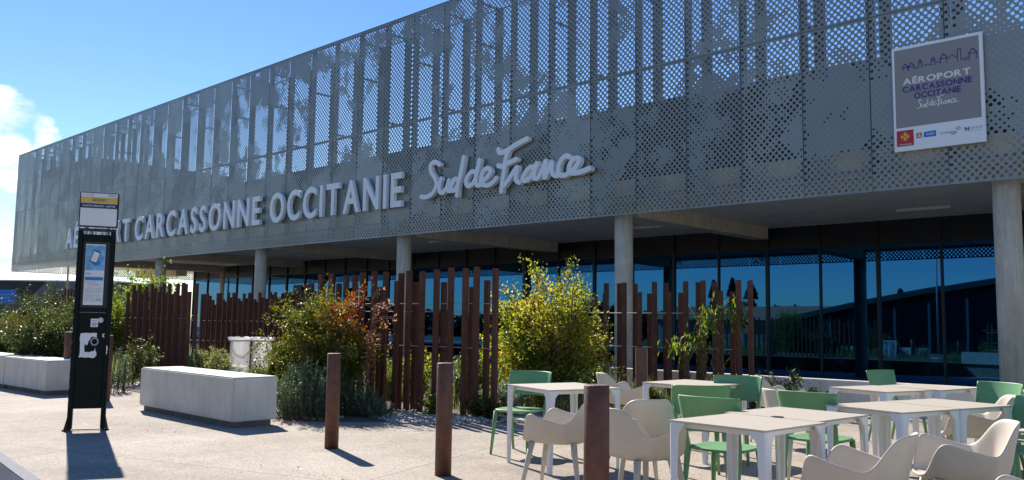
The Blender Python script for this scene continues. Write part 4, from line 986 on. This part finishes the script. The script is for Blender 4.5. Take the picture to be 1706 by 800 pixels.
# climber on screen D
q=spot(1178,14.25); t=thing('climbing_plant','climbing plant with drooping green leaves on the right slats','plant',(q[0],q[1],0)); mb=MB(); lp=[];ld=[];lt=[]; rr=random.Random(77)
for k in range(6):
    x0=rr.uniform(-.3,.3); pts=[np.array([x0*VR[0],x0*VR[1],0]),np.array([(x0-.1)*VR[0],(x0-.1)*VR[1],.7]),np.array([(x0+rr.uniform(-.4,.4))*VR[0],(x0)*VR[1],1.2]),np.array([(x0+rr.uniform(-.3,.5))*VR[0],(x0+.2)*VR[1],1.5+rr.uniform(0,.25)])]
    mb.tube(pts,[.008,.006,.005,.003],n=5)
for cx,cz,n_,s_ in ((-.45,1.0,80,.12),(-.2,1.12,90,.1),(.02,1.55,50,.09),(.1,1.35,70,.1),(.48,1.6,70,.10),(.55,1.45,35,.08),(-.1,.5,20,.12),(.1,.8,25,.12),(.3,1.7,35,.12)):
    for _ in range(n_): 
        u=cx+rr.gauss(0,s_); lp.append((u*VR[0]+rr.gauss(0,.05),u*VR[1]+rr.gauss(0,.05),cz+rr.gauss(0,s_))); ld.append((0,0,-1.8)); lt.append(.35+rr.gauss(0,.2))
mb.build('stems',MT['bark'],t); leaves('foliage',lp,ld,lt,.11,LF['lime'],t,4.0,5)
# leaf litter
lp=[];rr=random.Random(4)
for _ in range(260): 
    a_,b_=rr.choice(((-9.6,6.7),(-8.2,8.4),(-12,6.6),(-7.2,10.2),(-15,6.8),(-10.5,5.0),(-6.5,4.6))); lp.append((a_+rr.gauss(0,.6),b_-abs(rr.gauss(0,.25)),.012))
o=leaves('leaf_litter',lp,[(rr.gauss(0,1),rr.gauss(0,1),-.2) for _ in lp],[rr.random() for _ in lp],.03,LF['pink'],None,2,8); 
for v in o.data.vertices: v.co.z=max(.006,min(.02,v.co.z))
struct(o,'stuff')
# ================================================================== LITTER BAG, TIMBER, STONE
q=spot(402,18.6); bg_=thing('litter_bag_stand','clear plastic litter bag hanging from a brown ring stand, green rubbish inside','litter bin',(q[0],q[1],0),R_(43))
def bagmesh(cx):
    V=[];F=[];K=28;rr=random.Random(3+int(cx*10)); Z=[.05,.12,.3,.5,.7,.86,.92,.97,.95,.90]; Rr=[.12,.20,.215,.215,.205,.20,.215,.25,.262,.255]
    for j,(z,r) in enumerate(zip(Z,Rr)):
        for i in range(K):
            th=6.2832*i/K; a=r*(1+.05*math.sin(th*7+j*.6)+.03*math.sin(th*13+j))+rr.gauss(0,.003); V.append((cx+a*math.cos(th),a*math.sin(th),z+rr.gauss(0,.006)))
    for j in range(len(Z)-1):
        for i in range(K): F.append((j*K+i,j*K+(i+1)%K,(j+1)*K+(i+1)%K,(j+1)*K+i))
    F.append(tuple(range(K))[::-1]); return MB().add(V,F,True)
bagmesh(0).build('bag',MT['bag'],bg_); bagmesh(.47).build('bag',MT['bag'],bg_)
mb=MB()
for cx in (0,.47): mb.tube([(cx+.225*math.cos(a),.225*math.sin(a),.90) for a in np.linspace(0,6.2832,29)],.014,n=6)
mb.build('ring',MT['corten'],bg_); MB().box(.215,.255,-.02,.02,0,.93).build('stand_post',MT['corten'],bg_)
m=MB(); rr=random.Random(8)
for k in range(14): x,y,z=rr.uniform(-.1,.1),rr.uniform(-.1,.1),rr.uniform(.1,.3); m.rbox(x-.05,x+.05,y-.04,y+.04,z-.03,z+.04,.01,Matrix.Rotation(rr.uniform(-.1,.1),4,'X'))
m.build('rubbish',MT['green'],bg_)
q0_,q1_=ground(322,606,.22),ground(400,618,.1)
tm=MB(); L0=np.array(ground(318,615)[:2]); L1=np.array(ground(392,622)[:2]); d_=(L1-L0); 
mz=Matrix.Translation((L0[0],L0[1],0))@Matrix.Rotation(math.atan2(d_[1],d_[0]),4,'Z'); ln=np.linalg.norm(d_); tm.rbox(0,ln,0,.5,0.0,.16,.01,mz); o=tm.build('timber_planter_edge',MT['wood']); tag(o,'low weathered timber box edging beside the litter bag','planter')
st=MB(); c=ground(622,688); st.prism([(c[0]-.35,c[1]+.05),(c[0]+.4,c[1]-.18),(c[0]+.42,c[1]-.1),(c[0]-.2,c[1]+.22)],0,.05); tag(st.build('broken_edging_stone',mat('brown_stone',(.25,.15,.09),.9,0,.3,8)),'broken brown edging stone on the white pebbles','stone')
# ================================================================== FAR BACKGROUND, LEFT
d=spot(60,78); o=thing('far_hangar','long low dark-roofed building on the left horizon','building',(d[0],d[1],0),R_(43)) 
MB().box(-24,7.2,0,12,3.55,4.55).build('roof',MT['dark'],o); MB().box(-24.3,7.5,-.3,12,4.552,4.66).build('roof_edge',MT['white'],o)
MB().box(-24,7,.4,12,0,3.549).build('wall',mat('olive_shade_wall',(.13,.14,.10),.8),o)
MB().add([(0.9,-.3,4.55),(7.6,-.3,4.55),(7.6,-.3,2.4),(-1.2,-.3,2.4)],[(0,1,2,3)]).build('awning',mat('light_metal_cladding',(.12,.14,.16),.5),o)
d=spot(6,45); o=thing('blue_sign','blue rectangular sign at the far left edge','sign',(d[0],d[1],0),R_(43)); MB().rbox(-.55,.55,0,.06,2.0,2.75,.01).build('panel',MT['blue'],o)
MB().tube([(0,.1,0),(0,.1,2.4)],.04).build('post',MT['rod'],o)
mbt=MB(); 
for z_,w0 in ((2.45,.3),(2.3,.25)): mbt.add([(-w0,-.008,z_),(w0,-.008,z_),(w0,-.008,z_+.06),(-w0,-.008,z_+.06)],[(0,1,2,3)])
mbt.build('sign_lines',MT['lblue'],o)
d=spot(108,60); o=thing('lamp_mast','thin grey lamp mast seen under the left end of the screen','lamp mast',(d[0],d[1],0)); MB().tube([(0,0,0),(0,0,4.0),(0,0,7.0)],[.09,.07,.05],n=10).build('mast',MT['rod'],o); MB().box(-.3,.3,-.12,.12,6.98,7.1).build('lamp_head',MT['rod'],o)
# ================================================================== WHAT THE GLASS MIRRORS (stands behind the camera)
o=thing('tiled_house','low rendered house with a terracotta tiled roof across the road','house',(-46,-30,0),R_(0))
MB().box(-9,9,-4,4,0,3.0).build('wall',MT['render'],o)
MB().add([(-9.6,4.6,2.9),(9.6,4.6,2.9),(9.6,0,4.5),(-9.6,0,4.5),(-9.6,-4.6,2.9),(9.6,-4.6,2.9)],[(0,1,2,3),(3,2,5,4)]).build('roof',MT['tile'],o)
for x in (-6,-2,2,6): 
    w_=MB().box(x-.5,x+.5,4.0,4.05,.9,2.1).build('window',MT['white'],o); MB().box(x-.42,x+.42,4.051,4.07,.98,2.02).build('pane',MT['glass'],w_)
MB().box(-1,-.4,-.6,0,4.2,5.1).build('chimney',MT['render'],o)
o=thing('curved_hangar','large dark shed with a long curved metal roof across the road','hangar',(-26,-30,0))
mb=MB(); pr=[(-15,2.6),(-11,3.4),(-6,4.5),(0,5.6),(6,6.5),(12,7.1),(20,7.5),(30,7.6)]
V=[];F=[]
for i,(x,z) in enumerate(pr): V+=[(x,7,z),(x,-20,z),(x,7,z-.5),(x,-20,z-.5)]
for i in range(len(pr)-1): a=4*i; F+=[(a,a+4,a+5,a+1),(a+2,a+3,a+7,a+6),(a,a+2,a+6,a+4)]
mb.add(V,F); mb.build('roof',MT['dark'],o)
mb=MB(); V=[];F=[]
for x,z in pr: V+=[(x,5.5,0),(x,5.5,z-.5)]
for i in range(len(pr)-1): F.append((2*i,2*i+2,2*i+3,2*i+1))
mb.add(V,F); mb.build('wall',MT['clad'],o)
for i in range(14): MB().box(-14+i*3,-13.8+i*3,6.5,6.7,0,2.5+min(i,9)*.4).build('support',MT['steel'],o)
def cypress(x,y,h,r,i):
    t=thing('cypress_tree',('tall narrow cypress, left of the pair beyond the tiled house','second narrow cypress beyond the tiled house','broad cypress beside the tiled house','round conifer beyond the curved hangar')[i],'tree',(x,y,0),0,'cypresses across the road'); rr=random.Random(i); lp=[];ld=[];lt=[]
    for _ in range(6000):
        u=rr.random(); w_=r*(math.sin(min(1,u*1.25+.12)*math.pi)**.6)*(1-u*.35) if u<.72 else r*(1-u)*2.4; th=rr.uniform(0,6.28); q=rr.uniform(.5,1)**.5
        lp.append((w_*q*math.cos(th),w_*q*math.sin(th),.4+u*(h-.4))); ld.append((0,0,1.6)); lt.append(rr.random())
    MB().tube([(0,0,0),(0,0,h*.8)],[.15,.04]).build('trunk',MT['bark'],t); leaves('crown',lp,ld,lt,.32,LF['cypress'],t,2.0,i)
for i,(x,y,h,r) in enumerate(((-57,-42,8.2,1.0),(-54.3,-42,8.4,1.1),(-52,-42.5,8.0,1.3),(-37,-52,7.2,1.5))): cypress(x,y,h,r,i)
# wooded ridge across the road
V=[];Q=[];lp=[];lt=[];rr=random.Random(12)
for k in range(30000):
    x=rr.uniform(-175,20); y=-62-rr.uniform(0,12); top=4.2+1.3*math.sin(x*.11)+.9*math.sin(x*.31+1)+.5*math.sin(x*.83); z=rr.random()**.6*top; lp.append((x,y,z)); lt.append(rr.random())
o=leaves('distant_wood',lp,[(0,0,.5)]*len(lp),lt,1.1,LF['cypress'],None,1.5,3); struct(o,'stuff')
# lamp mast across the road, mirrored in the glass
o=thing('street_lamp','tall street lamp across the road','street lamp',(-22,-16,0)); MB().tube([(0,0,0),(0,0,9)],[.09,.05],n=8).build('mast',MT['rod'],o); MB().box(-.1,1.1,-.08,.08,8.9,9.02).build('lamp_head',MT['rod'],o)
